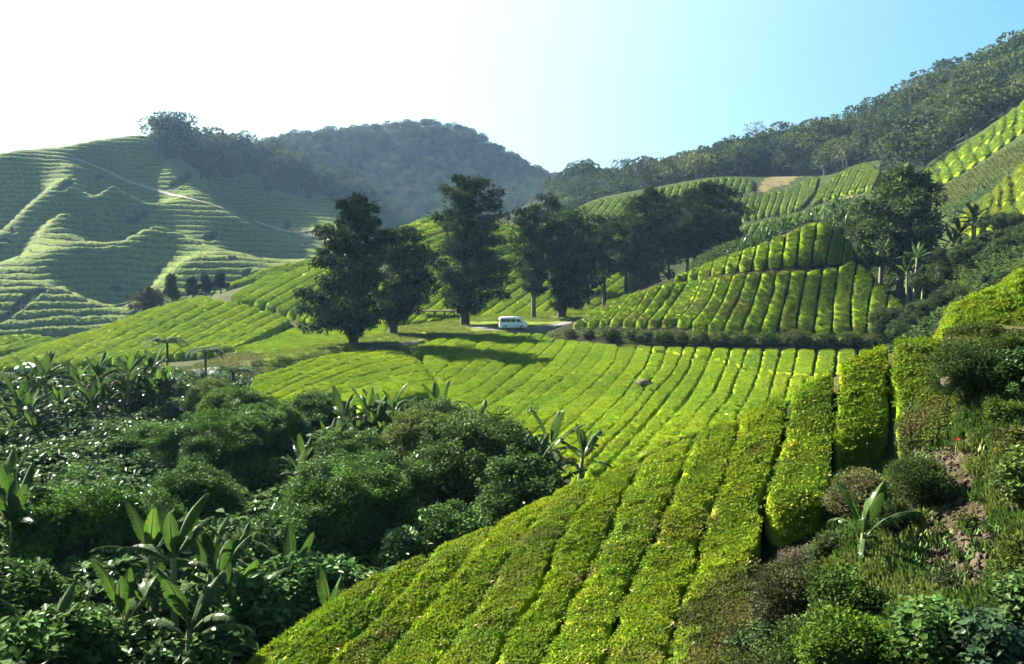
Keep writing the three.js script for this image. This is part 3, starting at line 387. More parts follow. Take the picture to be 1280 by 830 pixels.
// ---------- trees ----------
const barkMat = new THREE.MeshPhysicalMaterial({ color: new THREE.Color(0.05, 0.042, 0.034), roughness: 1, specularIntensity: 0.2, name: 'bark' });
const paleBark = new THREE.MeshPhysicalMaterial({ color: new THREE.Color(0.1, 0.085, 0.07), roughness: 1, specularIntensity: 0.2, name: 'pale bark' });
const needleMat = leafMat({ name: 'dark foliage', transmission: 0.14, clearcoat: 0, specularIntensity: 0.02 }), forestMat = leafMat({ name: 'forest foliage', transmission: 0.25, clearcoat: 0, specularIntensity: 0.08 });
const forestMats = [[0.75, 0.8, 0.8], [1.15, 1.2, 0.9], [0.6, 0.7, 0.7], [1, 1, 1], [1.5, 1.4, 0.9]].map((c) => leafMat({ name: 'forest foliage', transmission: 0.25, clearcoat: 0, specularIntensity: 0.08, color: new THREE.Color(...c) }));
function limb(a, b, r0, r1, sag = 0, seg = 5, sides = 6) { const m = a.clone().lerp(b, 0.5); m.y += sag; const c = new THREE.QuadraticBezierCurve3(a, m, b), g = new THREE.TubeGeometry(c, seg, 1, sides, false), p = g.attributes.position, n = sides + 1; for (let i = 0; i <= seg; i++) { const q = c.getPoint(i / seg), r = lerp(r0, r1, i / seg); for (let j = 0; j < n; j++) { const k = i * n + j; p.setXYZ(k, q.x + (p.getX(k) - q.x) * r, q.y + (p.getY(k) - q.y) * r, q.z + (p.getZ(k) - q.z) * r); } } g.deleteAttribute('uv'); g.computeVertexNormals(); return g; }
// tufts: sprays of foliage that fill clumps
function tuft(pos, col, idx, c, r, n, len, wid, tint, droop, rr, shell = 0.35) {
  for (let k = 0; k < n; k++) {
    const d = V(rr() - 0.5, rr() - 0.45, rr() - 0.5).normalize(), q = shell + (1 - shell) * Math.sqrt(rr()), at = [c.x + d.x * r * q, c.y + d.y * r * q * 0.75, c.z + d.z * r * q];
    const dir = V(d.x + (rr() - 0.5) * 0.9, d.y * 0.6 - droop + (rr() - 0.5) * 0.7, d.z + (rr() - 0.5) * 0.9).normalize(), s = V(rr() - 0.5, (rr() - 0.5) * 0.6, rr() - 0.5).cross(dir).normalize(), u = V().crossVectors(s, dir).normalize(), v = 0.7 + 0.6 * rr();
    putLeaf(pos, col, idx, at, dir.toArray(), s.toArray(), u.toArray(), len * (0.6 + 0.8 * rr()), wid * (0.6 + 0.8 * rr()), tint.map((x) => x * v), 0.2);
  }
}
// a tall shade tree whose crown fills the outline seen in the photograph, as deep as it is wide
function shadeTree(base, outline, o) {
  const [bx, by, d] = base, s = d / FOCAL, foot = [(bx - 640) * s, 0, -d]; foot[1] = P(bx, by, d)[1]; const sink = Math.min(-0.4, groundY(foot[0], foot[2]) - foot[1] - 0.4);
  const root = thing(o.name ?? 'shade_tree', o.label, 'tree', foot, 'group' in o ? o.group : 'tall shade trees along the road'), rr = rngOf(o.seed), yOf = (py) => (by - py) * s, xOf = (px) => (px - bx) * s * 1.1;
  const top = yOf(outline[0][0]), edge = (y) => { for (let i = 0; i < outline.length - 1; i++) { const a = yOf(outline[i][0]), b = yOf(outline[i + 1][0]); if (y <= a && y >= b) { const t = (a - y) / (a - b || 1); return [lerp(xOf(outline[i][1]), xOf(outline[i + 1][1]), t), lerp(xOf(outline[i][2]), xOf(outline[i + 1][2]), t)]; } } return null; };
  const parts = [], lean = V(R(-0.4, 0.4, rr), 0, R(-0.3, 0.3, rr)), stems = o.stems ?? [0], low = yOf(outline[outline.length - 1][0]);
  const spine = (y, off = 0) => V(off * Math.min(1, y / 4) + lean.x * y / top, y, lean.z * y / top);
  for (const off of stems) { const r0 = o.girth * (stems.length > 1 ? 0.75 : 1); for (let k = 0; k < 4; k++) parts.push(limb(k ? spine(top * 0.92 * k / 4, off) : V(off * 0.3, sink, 0), spine(top * 0.92 * (k + 1) / 4, off), r0 * (1.15 - 0.26 * k) * (k ? 1 : 1.15), r0 * (0.89 - 0.26 * k) + 0.04, 0, 4, 9)); }
  const pos = [], col = [], idx = [], base0 = o.tint, boughs = Math.round(o.clumps / 9);
  for (let k = 0; k < boughs; k++) {
    // each bough reaches from the stem to the outline, drooping, with tufts along its outer part
    const t = (k + rr()) / boughs, y = lerp(low + 0.4, top - 0.5, t), e = edge(y); if (!e) continue;
    const a = k * 2.399 + rr() * 1.2, ca = Math.cos(a), sa = Math.sin(a), hw = (e[1] - e[0]) / 2, cx = (e[0] + e[1]) / 2, reach = (ca < 0 ? -e[0] : e[1]) * R(0.62, 1.22, rr), deepR = hw * R(0.65, 1.0, rr), off = stems[Math.floor(rr() * stems.length)], g = R(0.6, 1.45, rr);
    const tip = V(cx * (1 - Math.abs(ca)) + ca * Math.abs(reach), y, sa * deepR), from = spine(Math.max(low * 0.7, y - hw * R(0.1, 0.5, rr)), off);
    parts.push(limb(from, tip, 0.12, 0.03, 0.35, 4, 5));
    const n = 6 + Math.round(hw * 1.1);
    for (let q = 0; q < n; q++) { const f = Math.pow((q + rr()) / n, 0.7), c = from.clone().lerp(tip, f); c.y += Math.sin(f * 3.1) * 0.5 + R(-0.5, 0.35, rr); const sp = 0.5 * (1 - Math.abs(f - 0.6)) * hw * 0.5; c.x += R(-sp, sp, rr); c.z += R(-sp, sp, rr); tuft(pos, col, idx, c, R(0.4, 1.0, rr) * clamp(hw * 0.25, 0.6, 1.15), o.sprays, 0.66, 0.24, base0.map((v) => v * g * R(0.85, 1.15, rr)), o.droop ?? 0.35, rr); }
  }
  for (let k = 0; k < o.clumps * 0.16; k++) { const y = lerp(low + 0.5, top - 0.6, rr()), e = edge(y); if (!e) continue; const hw = (e[1] - e[0]) / 2, a = rr() * 6.283, q = Math.sqrt(rr()) * 0.55, c = V((e[0] + e[1]) / 2 + Math.cos(a) * q * hw, y, Math.sin(a) * q * hw * 0.9), g = R(0.6, 1.2, rr); tuft(pos, col, idx, c, clamp(hw * 0.3, 0.6, 1.3), o.sprays, 0.7, 0.28, base0.map((v) => v * g), 0.3, rr); }
  mesh('trunk', mergeGeometries(parts), o.bark ?? barkMat, root); mesh('crown', bufGeo(pos, idx, col), o.mat ?? needleMat, root);
  return root;
}
const deep = [0.06, 0.1, 0.03], olive = [0.085, 0.12, 0.036];
shadeTree([441, 428, 125], [[245, 444, 456], [256, 428, 466], [274, 416, 480], [290, 405, 482], [305, 400, 486], [336, 401, 489], [352, 392, 490], [367, 381, 491], [388, 379, 490], [402, 384, 470], [415, 390, 434]], { seed: 21, girth: 0.62, clumps: 330, sprays: 45, stems: [-0.35, 0.45], tint: deep, droop: 0.55, label: 'dark drooping shade tree with twin trunks standing foremost on the grass verge' });
shadeTree([491, 415, 141], [[283, 492, 512], [296, 478, 530], [312, 478, 545], [335, 480, 548], [355, 478, 546], [372, 474, 542], [388, 470, 528], [398, 478, 500]], { seed: 22, girth: 0.5, clumps: 260, sprays: 42, stems: [-0.5, 0.7], tint: deep, label: 'low dense shade tree with forked trunk beside the track' });
shadeTree([581, 404, 156], [[220, 578, 600], [228, 562, 614], [245, 556, 622], [265, 550, 627], [290, 548, 630], [313, 546, 636], [340, 550, 636], [360, 553, 630], [376, 560, 618], [388, 568, 600]], { seed: 23, girth: 0.75, clumps: 400, sprays: 43, tint: deep, label: 'tallest shade tree, broad crowned with a single dark trunk' });
shadeTree([667, 397, 166], [[257, 650, 664], [270, 642, 676], [290, 638, 684], [315, 636, 690], [335, 642, 688], [352, 648, 684], [366, 656, 680]], { seed: 24, girth: 0.42, clumps: 240, sprays: 37, tint: olive, label: 'slender shade tree with a pale trunk behind the white van', bark: paleBark });
shadeTree([702, 397, 166], [[261, 708, 730], [270, 690, 742], [285, 684, 748], [305, 682, 752], [330, 682, 752], [352, 686, 748], [370, 690, 738], [386, 696, 728]], { seed: 25, girth: 0.72, clumps: 310, sprays: 40, tint: deep, label: 'flat-topped shade tree with a thick trunk behind the white van' });
shadeTree([755, 378, 182], [[268, 752, 772], [285, 742, 784], [305, 738, 790], [325, 738, 782], [340, 744, 772]], { seed: 26, girth: 0.4, clumps: 170, sprays: 36, tint: olive, label: 'thin-trunked shade tree standing behind the end of the pyramid hill' });
shadeTree([806, 372, 176], [[237, 806, 822], [250, 792, 836], [270, 782, 846], [295, 776, 848], [320, 774, 846], [345, 782, 836]], { seed: 27, girth: 0.6, clumps: 300, sprays: 37, tint: deep, label: 'full dark shade tree overlapping the crest of the pyramid hill' });
shadeTree([882, 350, 172], [[228, 884, 900], [240, 866, 918], [258, 852, 924], [280, 846, 928], [300, 848, 922], [322, 856, 910]], { seed: 28, girth: 0.6, clumps: 280, sprays: 37, tint: deep, label: 'shade tree at the end of the row, rising over the top tier of tea' });
shadeTree([835, 360, 200], [[246, 830, 846], [262, 822, 858], [290, 820, 862], [325, 828, 856]], { seed: 29, girth: 0.45, clumps: 170, sprays: 32, tint: olive, label: 'shade tree half hidden between the two last dark trees' });
shadeTree([782, 372, 190], [[262, 776, 792], [275, 766, 802], [300, 762, 806], [335, 768, 798]], { seed: 61, girth: 0.4, clumps: 200, sprays: 33, tint: deep, label: 'dark shade tree closing the gap in the belt behind the pyramid hill' });
shadeTree([735, 388, 185], [[280, 728, 742], [295, 720, 752], [320, 716, 756], [350, 722, 750]], { seed: 62, girth: 0.35, clumps: 170, sprays: 32, tint: deep, label: 'low dark shade tree beside the flat-topped one' });
shadeTree([905, 345, 180], [[250, 900, 916], [262, 892, 926], [285, 890, 930], [310, 896, 922]], { seed: 63, girth: 0.4, clumps: 150, sprays: 32, tint: olive, label: 'leaning shade tree beyond the end of the row' });
shadeTree([858, 352, 185], [[240, 852, 866], [255, 842, 876], [285, 840, 880], [320, 848, 874]], { seed: 64, girth: 0.4, clumps: 190, sprays: 33, tint: deep, label: 'dark shade tree wedged among the last trees of the belt' });
shadeTree([688, 385, 205], [[242, 674, 692], [262, 666, 702], [285, 664, 708], [315, 668, 704]], { seed: 30, girth: 0.5, clumps: 160, sprays: 32, tint: olive, label: 'paler shade tree behind the gap over the white van' });

// broad-leaved trees of the forest: a few kinds, each set down many times at its own size and turn
function forestTree(seed, kind) {
  const rr = rngOf(seed), H = 10, pos = [], col = [], idx = [], parts = [], lobes = kind === 'tall' ? 6 : 8, cr = kind === 'tall' ? 2.0 : 3.3;
  const tints = { broad: [0.085, 0.115, 0.035], dark: [0.05, 0.085, 0.035], pale: [0.13, 0.15, 0.06], tall: [0.07, 0.1, 0.04] }[kind];
  const lean = V(R(-0.6, 0.6, rr), 0, R(-0.6, 0.6, rr)), fork = V(lean.x, H * 0.45, lean.z); parts.push(limb(V(0, -2, 0), fork, 0.26, 0.17, 0, 4, 6));
  for (let k = 0; k < lobes; k++) {
    const a = k * 2.4 + rr(), q = Math.sqrt((k + 0.3) / lobes), y = H * (kind === 'tall' ? R(0.42, 0.95, rr) : lerp(0.9, 0.55, q) + R(-0.06, 0.06, rr)), c = V(Math.cos(a) * q * cr + lean.x, y, Math.sin(a) * q * cr + lean.z), r = R(1.4, 2.2, rr), g = R(0.75, 1.25, rr);
    parts.push(limb(fork, c, 0.13, 0.04, 0.3, 3, 5)); tuft(pos, col, idx, c, r, 95, 0.62, 0.42, tints.map((v) => v * g), 0.1, rr, 0.72);
  }
  return { crown: bufGeo(pos, idx, col), trunk: mergeGeometries(parts) };
}
const kinds = [['broad', 41], ['dark', 42], ['pale', 43], ['broad', 44], ['tall', 45], ['dark', 46], ['broad', 47]].map(([k, s]) => ({ k, ...forestTree(s, k) }));
{
  const spots = [], rr = rngOf(77);
  const scatter = (hill, px0, px1, d0, d1, step, test, h0, h1, where) => { for (let d = d0; d < d1; d += step * (0.85 + 0.3 * rr())) for (let px = px0; px < px1; px += step / d * FOCAL) { const q = px + (rr() - 0.5) * step / d * FOCAL, dd = d + (rr() - 0.5) * step, x = (q - 640) / FOCAL * dd, z = -dd, [y, who] = ground(x, z); if (who !== hill) continue; const [gx, gy] = pix(x, y, z); if (!test(gx, gy, x, z)) continue; const h = R(h0, h1, rr); spots.push({ x, y, z, h, size: h / dd, where, w: R(0.85, 1.25, rr), turn: rr() * 6.28, k: Math.floor(rr() * kinds.length) }); } };
  scatter(forestRidge, 700, 1310, 236, 600, 7.6, (px, py) => true, 9, 19, 0);
  scatter(bigHill, 185, 460, 520, 740, 6.8, (px, py, x, z) => px > 198 && py < 172 + (px - 205) * 0.22 + 30 + 12 * n2(x * 0.03, z * 0.03), 13, 25, 1);
  scatter(mountain, 330, 900, 600, 930, 9.5, (px, py) => true, 9, 15, 2);
  spots.sort((a, b) => b.size - a.size);
  // only trees that no nearer ground hides
  const seen = spots.filter((s) => { const ty = s.y + s.h; for (let t = 0.15; t < 0.97; t += 0.02) { const x = s.x * t, z = s.z * t, y = EYE.y + (ty - EYE.y) * t; if (y < groundY(x, z)) return false; } return true; });
  const words = { broad: 'broad', dark: 'dark rounded', pale: 'pale leafy', tall: 'tall narrow' }, place = ['on the wooded ridge above the far tea', 'on the wooded crest of the hazy far hill', 'on the hazy forested mountain'];
  const protos = {}, rest = kinds.map(() => []);
  seen.forEach((s, i) => {
    const kd = kinds[s.k];
    if (i < 300) { const tone = Math.floor(rr() * 5), label = words[kd.k] + ' forest tree ' + place[s.where], g = words[kd.k] + ' trees ' + place[s.where];
      if (!protos[s.k]) { const t = thing('forest_tree', label, 'tree', [0, 0, 0], g); mesh('trunk', kd.trunk, barkMat, t); mesh('crown', kd.crown, forestMat, t); t.position.set(s.x, s.y - 0.18 * s.h, s.z); t.rotation.y = s.turn; t.scale.set(s.h / 10 * s.w, s.h / 10, s.h / 10 * s.w); protos[s.k] = t; }
      else cloneThing(protos[s.k], 'forest_tree', [s.x, s.y - 0.18 * s.h, s.z], s.turn, [s.h / 10 * s.w, s.h / 10, s.h / 10 * s.w], label, g).children[1].material = forestMats[tone];
    } else rest[s.k].push(s);
  });
  rest.forEach((list, k) => { if (!list.length) return; const inst = new THREE.InstancedMesh(kinds[k].crown, forestMat, list.length), M = new THREE.Matrix4(), Q = new THREE.Quaternion(); list.forEach((s, i) => { const sc = s.h / 10; inst.setMatrixAt(i, M.compose(V(s.x, s.y - 0.4 * s.h, s.z), Q.setFromAxisAngle(V(0, 1, 0), s.turn), V(sc * s.w, sc, sc * s.w))); inst.setColorAt(i, new THREE.Color().setRGB(R(0.8, 1.2, rr), R(0.8, 1.2, rr), R(0.8, 1.2, rr))); }); inst.name = numbered('distant_forest'); shade(inst); tag(inst, 'dense hazy forest of ' + words[kinds[k].k] + ' trees covering the far mountain', 'forest', 'far forest on the mountain', 'stuff'); scene.add(inst); });

}

// other single trees
const leafy = [0.085, 0.135, 0.032];
shadeTree([1124, 348, 112], [[212, 1112, 1136], [224, 1094, 1154], [250, 1078, 1168], [280, 1070, 1170], [306, 1074, 1160], [334, 1084, 1148]], { seed: 31, girth: 0.4, clumps: 300, sprays: 40, tint: leafy, droop: 0.05, mat: forestMat, name: 'broadleaf_tree', group: undefined, label: 'round leafy green tree behind the peak of the pyramid hill' });
shadeTree([1100, 338, 116], [[274, 1088, 1106], [284, 1072, 1124], [300, 1064, 1132], [318, 1070, 1126]], { seed: 32, girth: 0.25, clumps: 140, sprays: 36, tint: leafy.map((v) => v * 0.85), droop: 0.05, mat: forestMat, bark: paleBark, name: 'broadleaf_tree', group: undefined, label: 'smaller leafy tree with a pale stem against the shaded flank of the pyramid hill' });
[[215, 342, 374, 13], [241, 347, 368, 9], [258, 344, 364, 10], [276, 342, 360, 9]].forEach(([px, top, foot, w], k) => shadeTree([px, foot + 2, 212], [[top, px - 1, px + 1], [(top + foot) / 2, px - w * 0.45, px + w * 0.45], [foot, px - w, px + w]], { seed: 33 + k, girth: 0.15, clumps: 70, sprays: 24, tint: [0.05, 0.08, 0.035], droop: 0.1, name: 'young_conifer', group: 'young conifers behind the sunny slope', label: 'small pointed conifer peeping over the crest of the sunny slope' }));
shadeTree([186, 392, 208], [[360, 184, 196], [368, 172, 204], [378, 164, 206], [388, 164, 206]], { seed: 38, girth: 0.2, clumps: 110, sprays: 29, tint: [0.1, 0.1, 0.05], droop: 0, mat: forestMat, name: 'broadleaf_tree', group: undefined, label: 'brownish bushy tree beside the small pointed conifers' });
// two thin tall trees that stand out against the sky
function skyTree(px, foot, top, d, spread, seed, label) {
  const s = d / FOCAL, x = (px - 640) * s, z = -d, y0 = groundY(x, z), H = P(px, top, d)[1] - y0, root = thing('emergent_tree', label, 'tree', [x, y0, z]), rr = rngOf(seed), parts = [limb(V(0, -0.5, 0), V(0.3, H * 0.85, 0), 0.28, 0.1, 0, 6, 6)], pos = [], col = [], idx = [];
  for (let k = 0; k < 22; k++) { const t = R(0.5, 1, rr), a = k * 2.4, w = spread * s * R(0.35, 1, rr), c = V(Math.cos(a) * w, H * t, Math.sin(a) * w); parts.push(limb(V(0.2, H * (t - 0.12), 0), c, 0.09, 0.03, 0.6, 4, 4)); for (let q = 0; q < 3; q++) { const cc = c.clone().add(V(R(-1, 1, rr), R(-0.1, 0.4, rr), R(-1, 1, rr))); tuft(pos, col, idx, cc, 0.8, 12, 0.5, 0.3, [0.12, 0.14, 0.08], 0, rr); } }
  mesh('trunk', mergeGeometries(parts), paleBark, root); mesh('crown', bufGeo(pos, idx, col), forestMat, root);
}
skyTree(941, 210, 152, 392, 15, 51, 'tall thin pale tree with an airy crown standing above the wooded ridge');
skyTree(908, 215, 172, 405, 9, 52, 'small thin pale tree beside the tall airy one on the wooded ridge');
skyTree(1233, 85, 64, 362, 6, 53, 'spindly tree breaking the skyline of the wooded ridge');
// ---------- bananas ----------
const bananaMat = leafMat({ name: 'banana leaf', transmission: 0.42, clearcoat: 0.1, clearcoatRoughness: 0.2, specularIntensity: 0.1 });
const bananaYoung = leafMat({ name: 'young banana leaf', transmission: 0.5, clearcoat: 0.08, clearcoatRoughness: 0.3, specularIntensity: 0.1, color: new THREE.Color(1.5, 1.45, 1.0) });
const bananaDead = leafMat({ name: 'dry banana leaf', transmission: 0.2, clearcoat: 0, color: new THREE.Color(2.6, 1.2, 2.2) });
const stemMat = new THREE.MeshPhysicalMaterial({ color: new THREE.Color(0.1, 0.11, 0.045), roughness: 0.8, specularIntensity: 0.4, name: 'banana stem' });
// one blade: midrib in the x-y plane, blade torn into strips on both sides
function bananaLeaf(seed, rise, bend, len, wid, torn) {
  const rr = rngOf(seed), pos = [], col = [], idx = [], N = 16, rib = []; let x = 0, y = 0, a = rise;
  for (let i = 0; i <= N; i++) { rib.push([x, y, a]); const s = len / N; x += Math.cos(a) * s; y += Math.sin(a) * s; a -= bend / N * (0.5 + 1.2 * i / N); }
  const width = (t) => t < 0.16 ? 0.02 : wid * Math.pow(Math.sin(Math.PI * clamp((t - 0.14) / 0.88, 0.02, 0.98)), 0.6), fold = R(0.15, 0.5, rr);
  for (const sd of [-1, 1]) {
    let sag = fold; let open = 0;
    for (let i = 2; i < N; i++) {
      const t0 = i / N, t1 = (i + 1) / N, w0 = width(t0), w1 = width(t1), cut = rr() < torn; if (cut) { sag = fold + R(-0.1, 0.75, rr) * torn; open = 0.2; } else open = 0;
      const A = rib[i], B = rib[i + 1], k = pos.length / 3, nx = (an) => [-Math.sin(an), Math.cos(an)], v = [1, 1, 1].map(() => R(0.85, 1.15, rr));
      const out = (P0, w, f, sh) => { const n = nx(P0[2]); return [P0[0] + Math.cos(P0[2]) * sh - n[0] * Math.sin(f) * w, P0[1] + Math.sin(P0[2]) * sh - n[1] * Math.sin(f) * w, sd * Math.cos(f) * w]; };
      const m0 = out(A, w0 * 0.55, sag * 0.6, 0.03), m1 = out(B, w1 * 0.55, sag * 0.6, 0.03), e0 = out(A, w0, sag, 0.1 + open * len / N), e1 = out(B, w1, sag, 0.1 - (rr() < torn ? 0.3 * len / N : 0));
      pos.push(A[0], A[1], 0, B[0], B[1], 0, ...m0, ...m1, ...e0, ...e1); const c = [0.042 * v[0], 0.1 * v[0], 0.014]; for (let q = 0; q < 6; q++) col.push(...(q < 2 ? [0.08, 0.13, 0.03] : q > 3 && rr() < 0.1 ? [0.12, 0.09, 0.03] : c));
      idx.push(k, k + 1, k + 2, k + 1, k + 3, k + 2, k + 2, k + 3, k + 4, k + 3, k + 5, k + 4);
    }
  }
  for (let i = 0; i < N; i++) { const k = pos.length / 3, r = lerp(0.035, 0.008, i / N); for (const q of [rib[i], rib[i + 1]]) for (const [dy, dz] of [[-r * 1.3, 0], [0.004, -r], [0.004, r]]) { pos.push(q[0], q[1] + dy, dz); col.push(0.12, 0.16, 0.05); } idx.push(k, k + 3, k + 1, k + 1, k + 3, k + 4, k, k + 2, k + 3, k + 2, k + 5, k + 3); }
  return bufGeo(pos, idx, col);
}
const blades = { up: [1, 2, 3].map((s) => bananaLeaf(500 + s, R(1.2, 1.42), R(0.3, 0.8), 2.5, 0.33, 0.35)), mid: [1, 2, 3, 4].map((s) => bananaLeaf(520 + s, R(0.85, 1.15), R(0.8, 1.5), 2.7, 0.33, 0.6)), arch: [1, 2, 3, 4].map((s) => bananaLeaf(540 + s, R(0.5, 0.8), R(1.3, 2.1), 2.7, 0.3, 0.85)), hang: [1, 2, 3].map((s) => bananaLeaf(560 + s, R(-0.1, 0.3), R(1.3, 1.9), 2.2, 0.25, 0.85)) };
function banana(at, size, stems, label, o = {}) {
  const root = thing('banana_plant', label, 'banana plant', at, o.group), rr = rngOf(Math.round(at[0] * 71 + at[2] * 37));
  for (let s = 0; s < stems; s++) {
    const a = rr() * 6.28, q = s ? R(0.35, 1.0, rr) * Math.min(size, 5) * 0.26 * Math.sqrt(stems) : 0, ls = o.leaf ?? clamp(size / 5.2, 0.42, 0.95), h = Math.max(size * 0.3, size - 2.35 * ls) * (s ? R(0.15, 0.85, rr) : 1), ox = Math.cos(a) * q, oz = Math.sin(a) * q, tx = ox * 1.25 + R(-0.1, 0.1, rr) * size * 0.4, tz = oz * 1.25 + R(-0.1, 0.1, rr) * size * 0.4;
    mesh('pseudostem', limb(V(ox, -0.5, oz), V(tx, h, tz), 0.1 * size / 4 + 0.02, 0.05 * size / 4 + 0.02, 0, 4, 7), stemMat, root);
    const n = o.leaves ?? Math.round(R(9, 14, rr));
    for (let k = 0; k < n; k++) {
      const t = k / n, set = t < 0.3 ? 'up' : t < 0.62 ? 'mid' : t < 0.88 ? 'arch' : 'hang', geo = blades[set][Math.floor(rr() * blades[set].length)], dead = set === 'hang' && rr() < 0.5;
      const m = mesh('leaf', geo, dead ? bananaDead : rr() < (set === 'up' ? 0.35 : 0.06) ? bananaYoung : bananaMat, root); m.position.set(tx, h - 0.1 * t * size, tz); m.rotation.set(0, k * 2.4 + rr() * 0.9 + s, 0, 'YXZ'); m.rotation.x = R(-0.25, 0.25, rr); m.scale.setScalar(ls * R(0.8, 1.12, rr));
    }
  }
  return root;
}
function spot(px, d) { const x = (px - 640) / FOCAL * d, z = -d; return [x, groundY(x, z), z]; }
const heightTo = (px, d, topPy) => P(px, topPy, d)[1] - spot(px, d)[1];
const bananaSpots = [ // px, distance, row of the photograph its tallest leaf reaches, stems
  [205, 23.5, 625, 9, 'great banana clump with dark torn leaves nearest the valley floor scrub'], [258, 24.5, 660, 4, 'banana clump crowding against the great banana clump'], [-8, 31, 565, 3, 'banana clump with long arching leaves half out of view by the leafy ground cover'],
  [55, 66, 438, 3, 'banana clump with one tall upright leaf at the end of the thicket', 1], [120, 72, 440, 4, 'dense banana clump in the thicket under the tree ferns', 1], [155, 70, 436, 4, 'dense banana clump in the thicket under the tree ferns', 1], [190, 74, 432, 4, 'dense banana clump in the thicket under the tree ferns', 1], [95, 76, 450, 3, 'dense banana clump in the thicket under the tree ferns', 1], [30, 60, 485, 3, 'low banana clump before the end of the thicket', 1],
  [425, 56, 486, 4, 'large banana clump with pale glinting leaves below the curving tea hedges', 2], [452, 58, 478, 4, 'large banana clump with pale glinting leaves below the curving tea hedges', 2], [490, 60, 478, 4, 'large banana clump with pale glinting leaves below the curving tea hedges', 2], [545, 60, 478, 3, 'banana clump with upright leaves at the edge of the middle field', 2], [415, 50, 520, 3, 'large banana clump with pale glinting leaves below the curving tea hedges', 2], [368, 46, 560, 3, 'banana clump standing between two rounded shrubs'], [352, 60, 500, 2, 'small banana plant with one bright upright leaf beside the shrubs'],
  [690, 44, 508, 4, 'full banana clump alone against the open middle field beside the dark bushy tree'], [1142, 103, 300, 3, 'pale banana clump in the shade beside the pyramid hill'], [1212, 108, 250, 4, 'banana clump on the dark bank below the olive tea hedges']];
for (const [px, d, top, n, label, g] of bananaSpots.map((b) => (b[1] > 40 && b[1] < 90 ? [b[0], b[1], b[2], b[3] + 3, b[4], b[5]] : b))) banana(spot(px, d), heightTo(px, d, top), n, label, { leaf: d < 28 ? 0.78 : undefined, leaves: d < 28 ? 8 : undefined, group: g === 1 ? 'banana thicket under the tree ferns' : g === 2 ? 'banana thicket below the curving tea' : undefined });
for (let k = 0; k < 13; k++) { const px = 926 + k * 12 + R(-4, 4), d = 150 + R(-3, 6); banana(spot(px, d), R(3.4, 4.6) + (k > 8 ? 1.2 : 0), 3, 'banana plant in the pale green patch behind the pyramid hill', { group: 'banana patch behind the pyramid hill', leaves: 8, leaf: 0.9 }); }
{ const at = nearHill.hit(1074, 708, 8, 30); banana([at[0], nearHill.h(...at) - 0.2, at[1]], 2.1, 1, 'young banana plant with two bright upright leaves on the weedy bank', { leaves: 9, leaf: 0.5 }); }

// ---------- tree ferns ----------
const fernMat = leafMat({ name: 'fern frond', transmission: 0.4, clearcoat: 0.03, specularIntensity: 0.08 });
function fernFrond(seed) { const rr = rngOf(seed), pos = [], col = [], idx = []; let x = 0, y = 0, a = 0.95; const N = 18, L = 2.2; for (let i = 0; i < N; i++) { const w = 0.5 * Math.sin(Math.PI * Math.pow((i + 1) / (N + 1), 0.75)); for (const sd of [-1, 1]) { const d = V(0.45, -0.25, sd).normalize(), s = V(1, 0, 0); putLeaf(pos, col, idx, [x, y, 0], d.toArray(), s.toArray(), [0, 1, 0], w, 0.17, [0.06, 0.125, 0.03].map((v) => v * R(0.7, 1.4, rr)), 0.05); } x += Math.cos(a) * L / N; y += Math.sin(a) * L / N; a -= 2.5 / N; } putLeaf(pos, col, idx, [0, 0, 0], [0.93, 0.36, 0], [0, 0, 1], [0, 1, 0], 1.4, 0.05, [0.06, 0.05, 0.03], 0.1); return bufGeo(pos, idx, col); }
const fronds = [601, 602, 603].map(fernFrond);
for (const [px, d, h, sc, label] of [[206, 88, 6.3, 1.5, 'tree fern rising out of the banana thicket'], [255, 98, 4.6, 1.55, 'slim tree fern with a flat crown beside the pale track'], [290, 84, 3.6, 1.5, 'low tree fern with shaggy brown skirt next to the curving tea hedges']]) {
  const t = thing('tree_fern', label, 'tree fern', spot(px, d)); mesh('trunk', limb(V(0, -0.4, 0), V(R(-0.2, 0.2), h, 0), 0.17, 0.12, 0, 5, 8), barkMat, t);
  for (let k = 0; k < 15; k++) { const f = mesh('frond', fronds[k % 3], fernMat, t); f.position.set(0, h - 0.05, 0); f.rotation.set(0, k * 2.399, R(-0.25, 0.12), 'YXZ'); f.scale.setScalar(sc * R(0.85, 1.1)); }
}

// ---------- shrubs ----------
function sprig(seed, size, n, len, wid, up) { const rr = rngOf(seed), pos = [], col = [], idx = []; for (let k = 0; k < n; k++) { const d = V(rr() - 0.5, rr() - 0.4, rr() - 0.5).normalize().multiplyScalar(size * Math.cbrt(rr())), v = R(0.65, 1.35, rr); randomLeaf(pos, col, idx, [d.x, d.y * 0.7, d.z], len * R(0.7, 1.3, rr), wid * R(0.7, 1.3, rr), [v * R(0.85, 1.2, rr), v, v * 0.9], (q) => up + (q() - 0.5) * 1.5, rr); } return bufGeo(pos, idx, col); }
const sprigs = { fine: [701, 702].map((s) => sprig(s, 0.45, 80, 0.17, 0.075, 0.2)), medium: [711, 712].map((s) => sprig(s, 0.45, 56, 0.21, 0.12, 0.1)), broad: [721, 722].map((s) => sprig(s, 0.42, 30, 0.27, 0.17, -0.1)), tiny: [731, 732].map((s) => sprig(s, 0.22, 70, 0.06, 0.03, 0.4)) };
const shrubMat = leafMat({ name: 'shrub leaf', transmission: 0.32, clearcoat: 0.025, clearcoatRoughness: 0.2, specularIntensity: 0.06 }), twigMat = new THREE.MeshPhysicalMaterial({ color: new THREE.Color(0.045, 0.04, 0.025), roughness: 1, specularIntensity: 0.15, name: 'twigs' });
